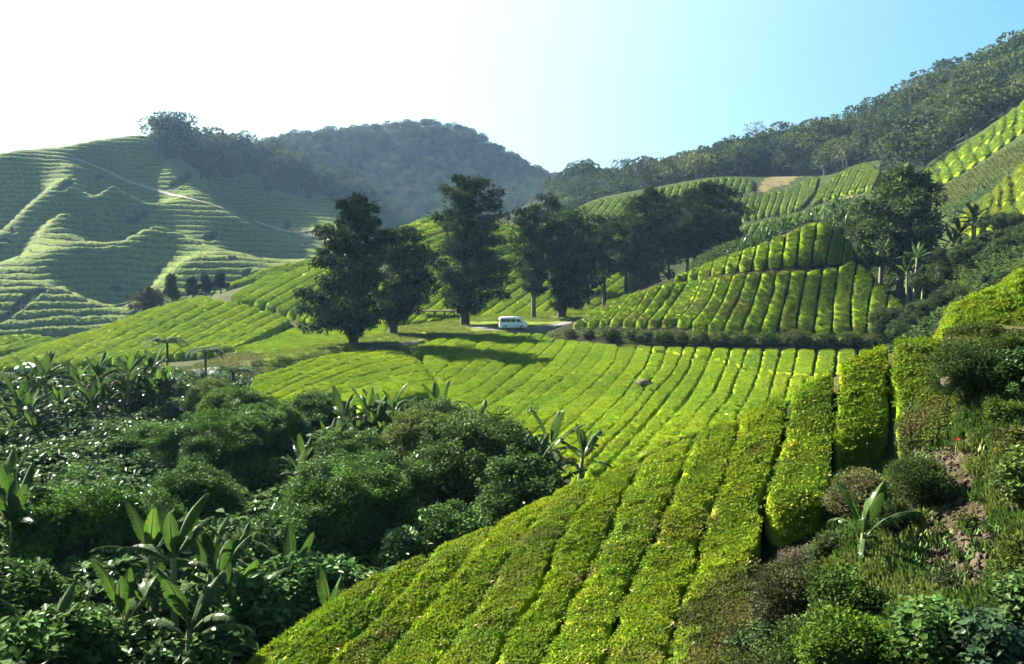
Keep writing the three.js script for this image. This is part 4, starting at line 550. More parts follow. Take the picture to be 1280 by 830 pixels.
// lobes: x, y, z, radius about the foot
function shrub(name, label, category, foot, lobes, leaf, tint, density, group, glossy) {
  const root = thing(name, label, category, foot, group), rr = rngOf(Math.round(foot[0] * 91 + foot[2] * 53)), parts = [], list = [], cols = [], M = new THREE.Matrix4(), Q = new THREE.Quaternion(), E = new THREE.Euler();
  for (const [x, y, z, r] of lobes) {
    parts.push(limb(V(x * 0.15, -0.3, z * 0.15), V(x, y, z), 0.05 + r * 0.03, 0.02, 0.1, 3, 5)); const core = new THREE.IcosahedronGeometry(r * 0.6, 2), p = core.attributes.position; for (let i = 0; i < p.count; i++) { const k = 1 + 0.25 * n3(p.getX(i) * 1.3 / r + x, p.getY(i) * 1.3 / r, p.getZ(i) * 1.3 / r + z); p.setXYZ(i, p.getX(i) * k + x, p.getY(i) * k * 0.85 + y, p.getZ(i) * k + z); } core.deleteAttribute('uv'); parts.push(mergeVertices(core));  // limb, plus an added solid core hidden in each lobe to block light
    const n = Math.round(density * r * r * 12.6);
    for (let k = 0; k < n; k++) {
      const d = V(rr() - 0.5, rr() - 0.38, rr() - 0.5).normalize(), lump = 1 + 0.28 * n3(d.x * 1.9 + x, d.y * 1.9 + y, d.z * 1.9 + z), q = r * lump * (rr() < 0.1 ? R(1.1, 1.4, rr) : R(0.72, 1.14, rr)), c = V(x + d.x * q, y + d.y * q * 0.85, z + d.z * q); if (c.y < -0.1) continue;
      list.push(M.compose(c, Q.setFromEuler(E.set(R(-0.5, 0.5, rr), rr() * 6.28, R(-0.5, 0.5, rr))), V(1, 1, 1).multiplyScalar(R(0.75, 1.2, rr))).clone()); const g = 1 + 0.3 * n3(c.x * 0.9, c.y * 0.9, c.z * 0.9) + R(-0.15, 0.15, rr); cols.push(tint.map((v) => v * g));
    }
  }
  const inst = new THREE.InstancedMesh(sprigs[leaf][Math.floor(rr() * 2)], glossy ?? shrubMat, list.length); list.forEach((m, k) => { inst.setMatrixAt(k, m); inst.setColorAt(k, new THREE.Color().setRGB(...cols[k])); }); inst.name = 'foliage'; inst.userData.kind = 'stuff'; shade(inst); root.add(inst);
  for (const g of parts) for (const k of Object.keys(g.attributes)) if (k !== 'position' && k !== 'normal') g.deleteAttribute(k);
  mesh('branches', mergeGeometries(parts.map((g) => (g.index ? g.toNonIndexed() : g))), twigMat, root); return root;  // holds the real limbs and the added light-blocking cores
}
function dome(px, d, w, h, n, seed) { const rr = rngOf(seed), foot = spot(px, d), L = [[0, h * 0.55, 0, Math.min(w * 0.36, h * 0.5)]]; for (let k = 0; k < n; k++) { const a = k * 2.4 + rr(), q = R(0.4, 1.1, rr), r = Math.min(w, h) * R(0.13, 0.27, rr); L.push([Math.cos(a) * q * (w / 2 - r * 0.6), lerp(h - r * 0.8, h * 0.3, q * q) + R(-0.1, 0.1, rr) * h, Math.sin(a) * q * (w / 2 - r * 0.6), r]); } return [foot, L]; }
const shrubSpots = [ // px, distance, width in the photograph, row its top reaches, leaf, colour, label
  [600, 43, 190, 525, 'medium', [0.087, 0.160, 0.034], 'large dark glossy bushy tree in front of the middle field'], [530, 49, 110, 512, 'fine', [0.138, 0.192, 0.036], 'lighter olive bush behind the large dark bushy tree'], [430, 36, 170, 578, 'fine', [0.094, 0.192, 0.034], 'rounded green shrub just below the banana thicket'], [490, 40, 100, 570, 'fine', [0.094, 0.184, 0.036], 'rounded shrub wedged against the large dark bushy tree'],
  [262, 50, 180, 518, 'fine', [0.080, 0.184, 0.026], 'wide dark green shrub mound in the middle of the valley'], [190, 55, 120, 530, 'fine', [0.080, 0.184, 0.026], 'dark shrub mound below the tree ferns'], [330, 55, 110, 512, 'medium', [0.094, 0.200, 0.034], 'leafy shrub under the small upright banana leaf'], [290, 66, 100, 488, 'fine', [0.116, 0.224, 0.034], 'bright-topped shrub at the foot of the curving tea hedges'], [262, 76, 70, 478, 'fine', [0.131, 0.200, 0.036], 'low shrub beside the tree fern with the shaggy skirt'],
  [90, 31, 170, 615, 'fine', [0.087, 0.208, 0.022], 'fresh green fine-leaved shrub behind the great banana clump'], [160, 33, 120, 622, 'fine', [0.087, 0.192, 0.024], 'fine-leaved shrub touching the great banana clump'], [376, 26, 130, 690, 'broad', [0.072, 0.160, 0.041], 'broad-leaved glossy shrub below the near tea spur'], [322, 24, 90, 720, 'broad', [0.072, 0.160, 0.041], 'broad-leaved shrub in the gap beside the great banana clump'], [335, 32, 110, 655, 'medium', [0.072, 0.160, 0.031], 'low dark shrub behind the broad-leaved glossy shrub'],
  [45, 21, 160, 770, 'broad', [0.080, 0.176, 0.031], 'broad-leaved shrub at the foot of the great banana clump'], [-10, 24, 120, 700, 'medium', [0.080, 0.168, 0.031], 'leafy shrub behind the half hidden banana clump'], [160, 82, 120, 462, 'medium', [0.087, 0.160, 0.031], 'undergrowth mound behind the banana thicket'], [70, 86, 110, 462, 'medium', [0.087, 0.176, 0.031], 'undergrowth mound at the foot of the sunny slope'], [10, 84, 90, 470, 'medium', [0.087, 0.160, 0.031], 'undergrowth mound beside the white roofed shed'],
  [545, 54, 90, 502, 'medium', [0.102, 0.192, 0.036], 'shrub under the upright banana leaves by the middle field'], [440, 48, 100, 540, 'medium', [0.087, 0.168, 0.034], 'shrub filling the space between the banana clumps'], [498, 32, 46, 662, 'broad', [0.109, 0.208, 0.060], 'small pale glossy shrub against the edge of the near tea spur'], [655, 38, 110, 575, 'medium', [0.080, 0.160, 0.034], 'dark shrub crouching below the lone banana clump'], [395, 64, 90, 495, 'medium', [0.102, 0.192, 0.036], 'shrub hugging the lowest curving tea hedge'], [232, 40, 110, 590, 'fine', [0.080, 0.176, 0.026], 'low shrub in front of the wide dark green mound'], [560, 34, 120, 640, 'medium', [0.080, 0.168, 0.031], 'shrub under the edge of the near tea spur']];
shrubSpots.forEach(([px, d, w, top, leaf, tint, label], k) => { const [foot, L] = dome(px, d, w * d / FOCAL, heightTo(px, d, top), 18, 800 + k); shrub('shrub', label, 'shrub', foot, L, leaf, tint, 4.4, 'shrubs of the valley'); });
for (const [px, d, h] of [[250, 88, 3.2], [259, 82, 3.0]]) { const foot = spot(px, d), L = []; for (let k = 0; k < 6; k++) L.push([0, h * (0.15 + 0.15 * k), 0, lerp(0.75, 0.25, k / 5)]); shrub('clipped_conifer', 'small clipped conical conifer standing among the valley shrubs', 'conifer', foot, L, 'tiny', [0.03, 0.06, 0.02], 16, 'clipped conifers by the track'); }

// ---------- ground cover ----------
const coverMat = leafMat({ name: 'ground cover leaf', transmission: 0.3, clearcoat: 0.05, clearcoatRoughness: 0.25, specularIntensity: 0.04 });
function coverPatch(seed, n, len, wid) { const rr = rngOf(seed), pos = [], col = [], idx = []; for (let k = 0; k < n; k++) { const a = rr() * 6.28, q = Math.sqrt(rr()) * 0.55, v = R(0.7, 1.3, rr); randomLeaf(pos, col, idx, [Math.cos(a) * q, R(0.15, 0.6, rr), Math.sin(a) * q], len * R(0.7, 1.3, rr), wid * R(0.7, 1.3, rr), [v, v, v], (r) => -0.1 + (r() - 0.5) * 1.0, rr); } return bufGeo(pos, idx, col); }
{
  const patches = [901, 902].map((s) => coverPatch(s, 26, 0.34, 0.22)), rr = rngOf(5), lists = [[], []], cols = [[], []], M = new THREE.Matrix4(), Q = new THREE.Quaternion();
  for (let k = 0; k < 42000; k++) {
    const d = 13 + 95 * Math.pow(rr(), 1.25), px = R(-60, 660, rr), x = (px - 640) / FOCAL * d, z = -d, [y, who] = ground(x, z); if (who !== valley) continue; if (fbm(x * 0.2, z * 0.2) < -0.3) continue;
    const s = R(0.8, 1.5, rr), i = k & 1; lists[i].push(M.compose(V(x, y + R(-0.2, 0.5, rr) + 0.7 * n2(x * 0.22, z * 0.22) + 0.3 * n2(x * 0.7, z * 0.7), z), Q.setFromAxisAngle(V(0, 1, 0), rr() * 6.28), V(s, s, s)).clone()); const g = R(0.75, 1.25, rr), o = 0.5 + 0.5 * n2(x * 0.1 + 5, z * 0.1); cols[i].push([lerp(0.055, 0.095, o) * g, lerp(0.125, 0.17, o) * g, 0.03 * g]);
  }
  for (let k = 0; k < 26000; k++) { const d = R(60, 175, rr), px = R(850, 1330, rr), x = (px - 640) / FOCAL * d, z = -d, [y, who] = ground(x, z); if (who !== hollow) continue; const s = R(0.8, 1.5, rr), i = k & 1; lists[i].push(M.compose(V(x, y + R(-0.3, 0.3, rr), z), Q.setFromAxisAngle(V(0, 1, 0), rr() * 6.28), V(s, s, s)).clone()); const g = R(0.75, 1.25, rr), o = 0.5 + 0.5 * n2(x * 0.1 + 5, z * 0.1); cols[i].push([lerp(0.06, 0.11, o) * g, lerp(0.12, 0.16, o) * g, 0.03 * g]); }
  lists.forEach((l, i) => { const inst = new THREE.InstancedMesh(patches[i], coverMat, l.length); l.forEach((m, k) => { inst.setMatrixAt(k, m); inst.setColorAt(k, new THREE.Color().setRGB(...cols[i][k])); }); inst.name = numbered('ground_cover'); shade(inst); tag(inst, 'glossy broad-leaved ground cover spreading over the valley floor and hollow', 'ground cover', 'valley ground cover', 'stuff'); scene.add(inst); });
}
// ---------- the weedy bank beside the near tea ----------
Object.assign(sprigs, { ivy: [741, 742].map((s) => sprig(s, 0.26, 30, 0.1, 0.095, -0.2)), weed: [751, 752].map((s) => sprig(s, 0.2, 46, 0.075, 0.04, 0.3)) });
function onBank(px, py) { const [x, z] = nearHill.hit(px, py, 7, 32); return [x, groundY(x, z) - 0.05, z]; }
function bankDome(px, py, wpx, hpx, n, seed) { const foot = onBank(px, py), d = -foot[2], w = wpx * d / FOCAL, h = hpx * d / FOCAL * 1.05, rr = rngOf(seed), L = [[0, h * 0.45, 0, Math.min(w * 0.4, h * 0.52)]]; for (let k = 0; k < n; k++) { const a = k * 2.4 + rr(), q = R(0.4, 1, rr), r = Math.min(w, h) * R(0.22, 0.34, rr); L.push([Math.cos(a) * q * (w / 2 - r * 0.5), lerp(h - r, h * 0.25, q * q), Math.sin(a) * q * (w / 2 - r * 0.5), r]); } return [foot, L]; }
const bankPlants = [ // foot px, py, width, height in the photograph, leaf, colour, density, label
  [988, 748, 90, 100, 'tiny', [0.075, 0.085, 0.03], 26, 'round dark tea bush at the foot of the short bright hedge'], [1002, 672, 50, 30, 'tiny', [0.16, 0.14, 0.1], 26, 'little greyish twiggy bush between the short hedge and the round dark bush'], [950, 796, 100, 60, 'ivy', [0.07, 0.12, 0.04], 22, 'glossy pointed-leaved weed climbing the dark brown hedge'], [960, 850, 120, 70, 'tiny', [0.07, 0.11, 0.02], 24, 'low dark bush under the glossy weed'],
  [1080, 630, 80, 56, 'weed', [0.15, 0.16, 0.06], 24, 'pale variegated bush below the crest hedge'], [1076, 592, 80, 44, 'tiny', [0.12, 0.17, 0.02], 26, 'small bright bush at the foot of the crest hedge'], [1040, 690, 46, 40, 'weed', [0.09, 0.13, 0.04], 22, 'leafy weed beside the young banana plant'], [1118, 668, 40, 40, 'weed', [0.05, 0.08, 0.025], 22, 'dark weed behind the young banana plant'],
  [1148, 632, 70, 60, 'tiny', [0.06, 0.1, 0.02], 28, 'dense dark green bush throwing a black shadow on the bare soil'], [1050, 778, 110, 66, 'weed', [0.08, 0.15, 0.018], 22, 'bright green leafy bush below the young banana plant'], [1058, 850, 120, 84, 'weed', [0.1, 0.19, 0.014], 22, 'lush bright green rounded bush lowest on the bank'], [1000, 838, 60, 60, 'weed', [0.07, 0.13, 0.02], 22, 'narrow green bush tucked beside the lush rounded bush'],
  [1170, 836, 90, 90, 'ivy', [0.075, 0.15, 0.03], 20, 'broad-leaved green bush below the bare soil'], [1235, 842, 100, 80, 'ivy', [0.055, 0.105, 0.05], 20, 'creeper mound with round bluish green leaves'], [1182, 738, 34, 22, 'weed', [0.07, 0.09, 0.03], 22, 'small dark tussock at the lower edge of the bare soil'], [1208, 660, 20, 14, 'weed', [0.1, 0.11, 0.03], 20, 'tiny weed growing in the middle of the bare soil'],
  [1276, 645, 46, 100, 'ivy', [0.1, 0.16, 0.03], 18, 'tall leafy bush across the bare soil'], [1280, 735, 50, 70, 'weed', [0.11, 0.16, 0.025], 20, 'yellowish bush at the far side of the bare soil'], [1268, 570, 50, 36, 'weed', [0.13, 0.15, 0.03], 20, 'yellow-green bush above the bare soil'], [1290, 800, 80, 90, 'ivy', [0.07, 0.13, 0.03], 18, 'leafy bush at the lower corner of the bank'],
  [1212, 498, 84, 76, 'weed', [0.055, 0.1, 0.02], 22, 'dark leafy shrub beside the last tea hedge'], [1210, 462, 60, 40, 'tiny', [0.12, 0.15, 0.025], 24, 'low tea-like bush under the broad rounded hedge'], [1255, 462, 60, 40, 'weed', [0.07, 0.12, 0.02], 22, 'small shrub under the broad rounded hedge'], [1275, 492, 60, 60, 'ivy', [0.06, 0.12, 0.03], 20, 'green leafy shrub near the broad rounded hedge'], [1255, 530, 60, 30, 'weed', [0.1, 0.17, 0.02], 20, 'fresh green weed at the top of the bank'], [1150, 560, 60, 34, 'weed', [0.13, 0.13, 0.05], 20, 'dry twiggy weed under the last tea hedge'], [1205, 432, 50, 26, 'weed', [0.1, 0.14, 0.025], 22, 'low weed at the corner of the last tea hedge'], [1225, 428, 44, 22, 'weed', [0.08, 0.13, 0.025], 22, 'low weed in the nook under the broad rounded hedge'], [1240, 432, 50, 24, 'weed', [0.08, 0.12, 0.025], 22, 'low leafy weed against the foot of the broad rounded hedge'], [1275, 440, 50, 28, 'weed', [0.09, 0.13, 0.025], 22, 'low weed under the end of the broad rounded hedge'], [1300, 440, 50, 30, 'weed', [0.09, 0.13, 0.025], 22, 'low weed past the broad rounded hedge']];
bankPlants.forEach(([px, py, w, h, leaf, tint, dens, label], k) => { const [foot, L] = bankDome(px, py, w, h, 7, 950 + k); shrub('weed_bush', label, 'bush', foot, L, leaf, tint, dens, 'bushes on the weedy bank'); });
{ // grass and small weeds between them
  const grassMat = leafMat({ name: 'grass', transmission: 0.35, clearcoat: 0, specularIntensity: 0.15 });
  const tufts = [0, 1, 2].map((s) => { const rr = rngOf(970 + s), pos = [], col = [], idx = []; for (let k = 0; k < 34; k++) { const a = rr() * 6.28, q = rr() * 0.12, d = V(Math.cos(a) * 0.6, R(0.5, 1.2, rr), Math.sin(a) * 0.6).normalize(), v = R(0.7, 1.3, rr); putLeaf(pos, col, idx, [Math.cos(a) * q, 0, Math.sin(a) * q], d.toArray(), [-Math.sin(a), 0, Math.cos(a)], [Math.cos(a), 0.5, Math.sin(a)], R(0.12, 0.32, rr), 0.02, [v, v, v], 0.25); } return bufGeo(pos, idx, col); });
  tufts.push(sprigs.weed[0]);
  const lists = tufts.map(() => []), rr = rngOf(31), M = new THREE.Matrix4(), Q = new THREE.Quaternion();
  for (let k = 0; k < 26000; k++) {
    const px = R(1030, 1330, rr), py = R(425, 860, rr), q = nearHill.hit(px, py, 8, 30), x = q[0], z = q[1], y = groundY(x, z), d = -z; if (rr() > d * d / 700 + 0.15) continue;
    const soil = inPoly(soilZone, px + 20 * n2(x, z), py + 20 * n2(x + 7, z)); if (soil && rr() < 0.96) continue; if (px < 1130 && py < 560) continue; if (px < 1185 && py < 500) continue;
    const i = Math.floor(rr() * 4), dry = n2(x * 0.5 + 9, z * 0.5) + (py < 560 ? 0.2 : 0) > 0.05, s = R(0.6, 1.3, rr), g = R(0.7, 1.2, rr);
    lists[i].push([M.compose(V(x, y - 0.02, z), Q.setFromAxisAngle(V(0, 1, 0), rr() * 6.28), V(s, s, s)).clone(), (dry ? [0.21, 0.27, 0.05] : [0.11, 0.2, 0.03]).map((v) => v * g)]);
  }
  lists.forEach((l, i) => { const inst = new THREE.InstancedMesh(tufts[i], grassMat, l.length); l.forEach(([m, c], k) => { inst.setMatrixAt(k, m); inst.setColorAt(k, new THREE.Color().setRGB(...c)); }); inst.name = numbered(i < 3 ? 'bank_grass' : 'bank_weeds'); shade(inst); tag(inst, i < 3 ? 'rough green and straw-coloured grass on the weedy bank' : 'small leafy weeds scattered over the bank', i < 3 ? 'grass' : 'weeds', 'grass and weeds of the bank', 'stuff'); scene.add(inst); });
  // crumbs of earth and stones on the bare soil
  const st = new THREE.IcosahedronGeometry(0.05, 0), sl = []; for (let k = 0; k < 2200; k++) { const px = R(1115, 1260, rr), py = R(540, 745, rr); if (!inPoly(soilZone, px, py)) continue; const q = nearHill.hit(px, py, 8, 30), s = R(0.3, 1.5, rr) * (rr() < 0.05 ? 2 : 1); sl.push([M.compose(V(q[0], groundY(...q) + 0.01, q[1]), Q.setFromEuler(new THREE.Euler(rr() * 6, rr() * 6, rr() * 6)), V(s, s * 0.6, s)).clone(), R(0.6, 1.5, rr)]); }
  const inst = new THREE.InstancedMesh(st, new THREE.MeshPhysicalMaterial({ color: new THREE.Color(0.038, 0.03, 0.019), roughness: 1, specularIntensity: 0.1 }), sl.length); sl.forEach(([m, g], k) => { inst.setMatrixAt(k, m); inst.setColorAt(k, new THREE.Color().setRGB(g, g, g)); }); inst.name = 'soil_crumbs'; shade(inst); tag(inst, 'crumbs of earth and stones strewn over the bare soil', 'soil', null, 'stuff'); scene.add(inst);
}
{ // grass of the verge by the road
  const grassMat = leafMat({ name: 'verge grass', transmission: 0.4, clearcoat: 0, specularIntensity: 0.1 }), rr = rngOf(44), pos = [], col = [], idx = []; for (let k = 0; k < 60; k++) { const a = rr() * 6.28, q = Math.sqrt(rr()) * 0.7, b = rr() * 6.28, d = V(Math.cos(b) * 0.5, R(0.5, 1.2, rr), Math.sin(b) * 0.5).normalize(), v = R(0.75, 1.25, rr); putLeaf(pos, col, idx, [Math.cos(a) * q, -0.05, Math.sin(a) * q], d.toArray(), [-Math.sin(b), 0, Math.cos(b)], [Math.cos(b), 0.5, Math.sin(b)], R(0.2, 0.45, rr), 0.06, [v, v, v], 0.25); }
  const geo = bufGeo(pos, idx, col), list = [], M = new THREE.Matrix4(), Q = new THREE.Quaternion();
  for (let k = 0; k < 9000; k++) { const px = R(195, 790, rr), d = R(104, 180, rr), x = (px - 640) / FOCAL * d, z = -d, [y, who] = ground(x, z); if (who !== bench) continue; const [qx, qy] = pix(x, y, z); if (qx > 584 && qy > 402 && qy < 414) continue; const s = R(0.7, 1.3, rr), m = 0.5 + 0.5 * fbm(x * 0.12, z * 0.12), g = R(0.8, 1.2, rr); list.push([M.compose(V(x, y, z), Q.setFromAxisAngle(V(0, 1, 0), rr() * 6.28), V(s, s * R(0.6, 1.1, rr), s)).clone(), (px < 330 ? [lerp(0.13, 0.22, m), lerp(0.17, 0.2, m), 0.05] : [lerp(0.15, 0.25, m), lerp(0.24, 0.29, m), 0.025]).map((v) => v * g)]); }
  for (let k = 0; k < 14000; k++) { const px = R(685, 1140, rr), d = R(92, 140, rr), x = (px - 640) / FOCAL * d, z = -d, [y, who] = ground(x, z); if (who !== midField && who !== pyramid) continue; const [qx, qy] = pix(x, y, z); if (qy < 414 || qy > 432 - (qx < 780 ? 10 : 0)) continue; const s = R(0.6, 1.1, rr), m = 0.5 + 0.5 * fbm(x * 0.2, z * 0.2), g = R(0.8, 1.2, rr); list.push([M.compose(V(x, y, z), Q.setFromAxisAngle(V(0, 1, 0), rr() * 6.28), V(s, s * R(0.5, 0.9, rr), s)).clone(), [lerp(0.14, 0.24, m) * g, lerp(0.2, 0.25, m) * g, 0.04 * g]]); }
  const inst = new THREE.InstancedMesh(geo, grassMat, list.length); list.forEach(([m, c], k) => { inst.setMatrixAt(k, m); inst.setColorAt(k, new THREE.Color().setRGB(...c)); }); inst.name = 'verge_grass'; shade(inst); tag(inst, 'short grass on the road verge and along the foot of the pyramid hill', 'grass', null, 'stuff'); scene.add(inst);
}
{ // red flower on the bank
  const t = thing('red_flower', 'single small red flower at the top of the bare soil', 'flower', onBank(1194, 566)); mesh('stem', limb(V(0, 0, 0), V(0.02, 0.35, 0), 0.012, 0.008, 0, 3, 5), stemMat, t); const pm = leafMat({ color: new THREE.Color(0.5, 0.03, 0.03), vertexColors: false, name: 'petal' }); for (let k = 0; k < 6; k++) { const pos = [], col = [], idx = [], a = k * 1.047; putLeaf(pos, col, idx, [0.02, 0.35, 0], [Math.cos(a) * 0.8, 0.6, Math.sin(a) * 0.8], [-Math.sin(a), 0, Math.cos(a)], [0, 1, 0], 0.11, 0.07, [1, 1, 1]); mesh('petal', bufGeo(pos, idx), pm, t); }
}
// ---------- foot of the pyramid hill, hollow, slope at the edge ----------
{ let k = 0; for (const [px, py, w] of [[712, 411, 16], [735, 411, 18], [762, 413, 22], [790, 412, 20], [806, 414, 20], [829, 415, 24], [850, 411, 18], [852, 419, 18], [875, 415, 22], [900, 420, 22], [925, 424, 24], [958, 423, 26], [995, 424, 30], [1030, 424, 26], [1062, 424, 24], [1090, 425, 22], [1112, 422, 20]]) { const [x, z] = pyramid.hit(px, Math.min(py, 416), 88, 135), d = -z - 0.6, X = (px - 640) / FOCAL * d, y = groundY(X, -d), r = w * d / FOCAL / 2 * R(0.85, 1.08); const L = [[0, r * 0.75, 0, r * 0.8], [r * 0.55, r * 0.6, 0.2, r * 0.55], [-r * 0.55, r * 0.6, -0.1, r * 0.55], [0.1, r * 0.55, r * 0.5, r * 0.5]]; shrub('tea_bush', 'round untrimmed tea bush along the foot of the pyramid hill', 'tea bush', [X, y - 0.2, -d], L, 'weed', k++ % 3 ? [0.1, 0.17, 0.02] : [0.12, 0.15, 0.03], 10, 'round bushes along the foot of the pyramid hill'); } }
[[1180, 100, 90, 330, [0.060, 0.100, 0.026], 'leafy bush under the banana clump on the bank'], [1215, 99, 100, 305, [0.075, 0.125, 0.033], 'tree-like bush below the olive tea hedges'], [1262, 96, 90, 300, [0.052, 0.088, 0.023], 'rounded bush low on the bank of the hollow'], [1250, 112, 80, 268, [0.068, 0.113, 0.029], 'leafy bush hanging over the bank near the olive tea'], [1165, 112, 70, 320, [0.045, 0.075, 0.019], 'leafy bush between the leafy tree and the banana clump'], [1110, 96, 40, 380, [0.060, 0.100, 0.026], 'low bush on the far flank of the pyramid hill'], [1135, 92, 40, 392, [0.075, 0.125, 0.033], 'low bush at the end of the far flank'], [1075, 150, 70, 262, [0.052, 0.088, 0.023], 'pale-tipped bush at the end of the banana patch'], [1290, 100, 80, 285, [0.068, 0.113, 0.029], 'leafy bush at the very edge of the bank'], [1180, 88, 60, 368, [0.045, 0.075, 0.019], 'leafy bush before the tea terrace'], [1215, 84, 70, 376, [0.060, 0.100, 0.026], 'leafy bush under the tea terrace'], [1255, 80, 70, 378, [0.075, 0.125, 0.033], 'leafy bush between the tea terrace and the broad hedge'], [1170, 106, 60, 340, [0.052, 0.088, 0.023], 'leafy bush above the tea terrace'], [1205, 104, 60, 330, [0.068, 0.113, 0.029], 'leafy bush on the bank over the tea terrace'], [1240, 102, 60, 325, [0.045, 0.075, 0.019], 'leafy bush in the middle of the hollow'], [1275, 92, 60, 322, [0.060, 0.100, 0.026], 'leafy bush behind the end of the tea terrace'], [1150, 96, 40, 378, [0.075, 0.125, 0.033], 'small leafy bush at the corner of the pyramid hill'], [1110, 122, 50, 332, [0.052, 0.088, 0.023], 'leafy bush under the smaller leafy tree'], [1080, 128, 40, 312, [0.068, 0.113, 0.029], 'leafy bush just over the pyramid hill ridge'], [1140, 120, 50, 330, [0.045, 0.075, 0.019], 'leafy bush at the foot of the round leafy tree']].forEach(([px, d, w, top, tint, label], k) => { const [foot, L] = dome(px, d, w * d / FOCAL, Math.max(1.2, heightTo(px, d, top)), 10, 1200 + k); shrub('hillside_bush', label, 'bush', foot, L, 'medium', tint, 5, 'bushes in the hollow beside the pyramid hill'); });
{ // rows of young tea on the steep slope: too small to tell apart
  const geo = sprig(1300, 0.55, 26, 0.4, 0.26, 0.3), list = [], M = new THREE.Matrix4(), Q = new THREE.Quaternion(), rr = rngOf(8);
  for (let r = 0; r < 26; r++) for (let k = 0; k < 26; k++) { const a = [1163 + r * 5.4, 240 - r * 3.1], px = a[0] + k * 1.9 + R(-0.6, 0.6, rr), py = a[1] + k * 2.2 + R(-0.6, 0.6, rr); if (!inPoly([[1158, 244], [1205, 215], [1245, 189], [1292, 160], [1292, 194], [1262, 214], [1240, 236], [1205, 260], [1185, 284], [1172, 270]], px, py)) continue; const q = eastSlope.hit(px, py, 100, 260), s = R(0.8, 1.3, rr); list.push([M.compose(V(q[0], groundY(...q) + 0.25, q[1]), Q.setFromAxisAngle(V(0, 1, 0), rr() * 6), V(s, s, s)).clone(), k < 9 ? [0.17, 0.18, 0.04] : [0.06, 0.12, 0.035]]); }
  const inst = new THREE.InstancedMesh(geo, shrubMat, list.length); list.forEach(([m, c], k) => { inst.setMatrixAt(k, m); inst.setColorAt(k, new THREE.Color().setRGB(...c)); }); inst.name = 'young_tea_planting'; shade(inst); tag(inst, 'lines of small young tea plants on the steep slope under the bright hedge band', 'young tea', null, 'stuff'); scene.add(inst);
}
// ---------- tracks ----------
function ribbon(name, hill, pts, d0, d1, width, lift, mat) {
  const c = resample(onHill(hill, pts, d0, d1, 40), 60), pos = [], idx = [], col = [];
  c.forEach((p, i) => { const a = c[Math.max(0, i - 1)], b = c[Math.min(59, i + 1)], dx = b[0] - a[0], dz = b[1] - a[1], l = Math.hypot(dx, dz) || 1; for (let j = 0; j <= 4; j++) { const s = (j / 4 - 0.5) * width * (1 + 0.12 * n2(i * 0.4, j < 2 ? 3 : 8)), x = p[0] - dz / l * s, z = p[1] + dx / l * s; pos.push(x, groundY(x, z) + lift, z); const g = 1 + 0.2 * fbm(x * 0.8, z * 0.8); col.push(g, g, g); } });
  for (let i = 0; i < 59; i++) for (let j = 0; j < 4; j++) { const p = i * 5 + j; idx.push(p, p + 1, p + 5, p + 1, p + 6, p + 5); }
  return tag(mesh(name, bufGeo(pos, idx, col), mat, scene), null, null, null, 'structure');
}
const dirt = (r, g, b) => new THREE.MeshPhysicalMaterial({ color: new THREE.Color(r, g, b), vertexColors: true, roughness: 1, specularIntensity: 0.1, side: THREE.DoubleSide });
ribbon('road', bench, [[586, 408], [604, 410], [625, 412], [655, 412], [690, 407], [715, 402], [740, 396]], 100, 200, 2.6, 0.06, dirt(0.084, 0.081, 0.072));
ribbon('track', bench, [[462, 436], [490, 431], [520, 426], [552, 420], [580, 415]], 90, 170, 1.5, 0.06, dirt(0.084, 0.078, 0.060));
ribbon('lane', bench, [[230, 470], [245, 468], [262, 466], [275, 465]], 80, 150, 2.0, 0.06, dirt(0.180, 0.180, 0.174));
ribbon('hill_track', bigHill, [[66, 197], [100, 203], [130, 215], [155, 227], [185, 237], [215, 246], [245, 253], [275, 262], [298, 272]], 300, 640, 1.5, 1.5, dirt(0.144, 0.132, 0.090));
ribbon('hill_track', bigHill, [[318, 279], [345, 288], [380, 296], [412, 303]], 300, 640, 1.5, 1.5, dirt(0.144, 0.132, 0.090));
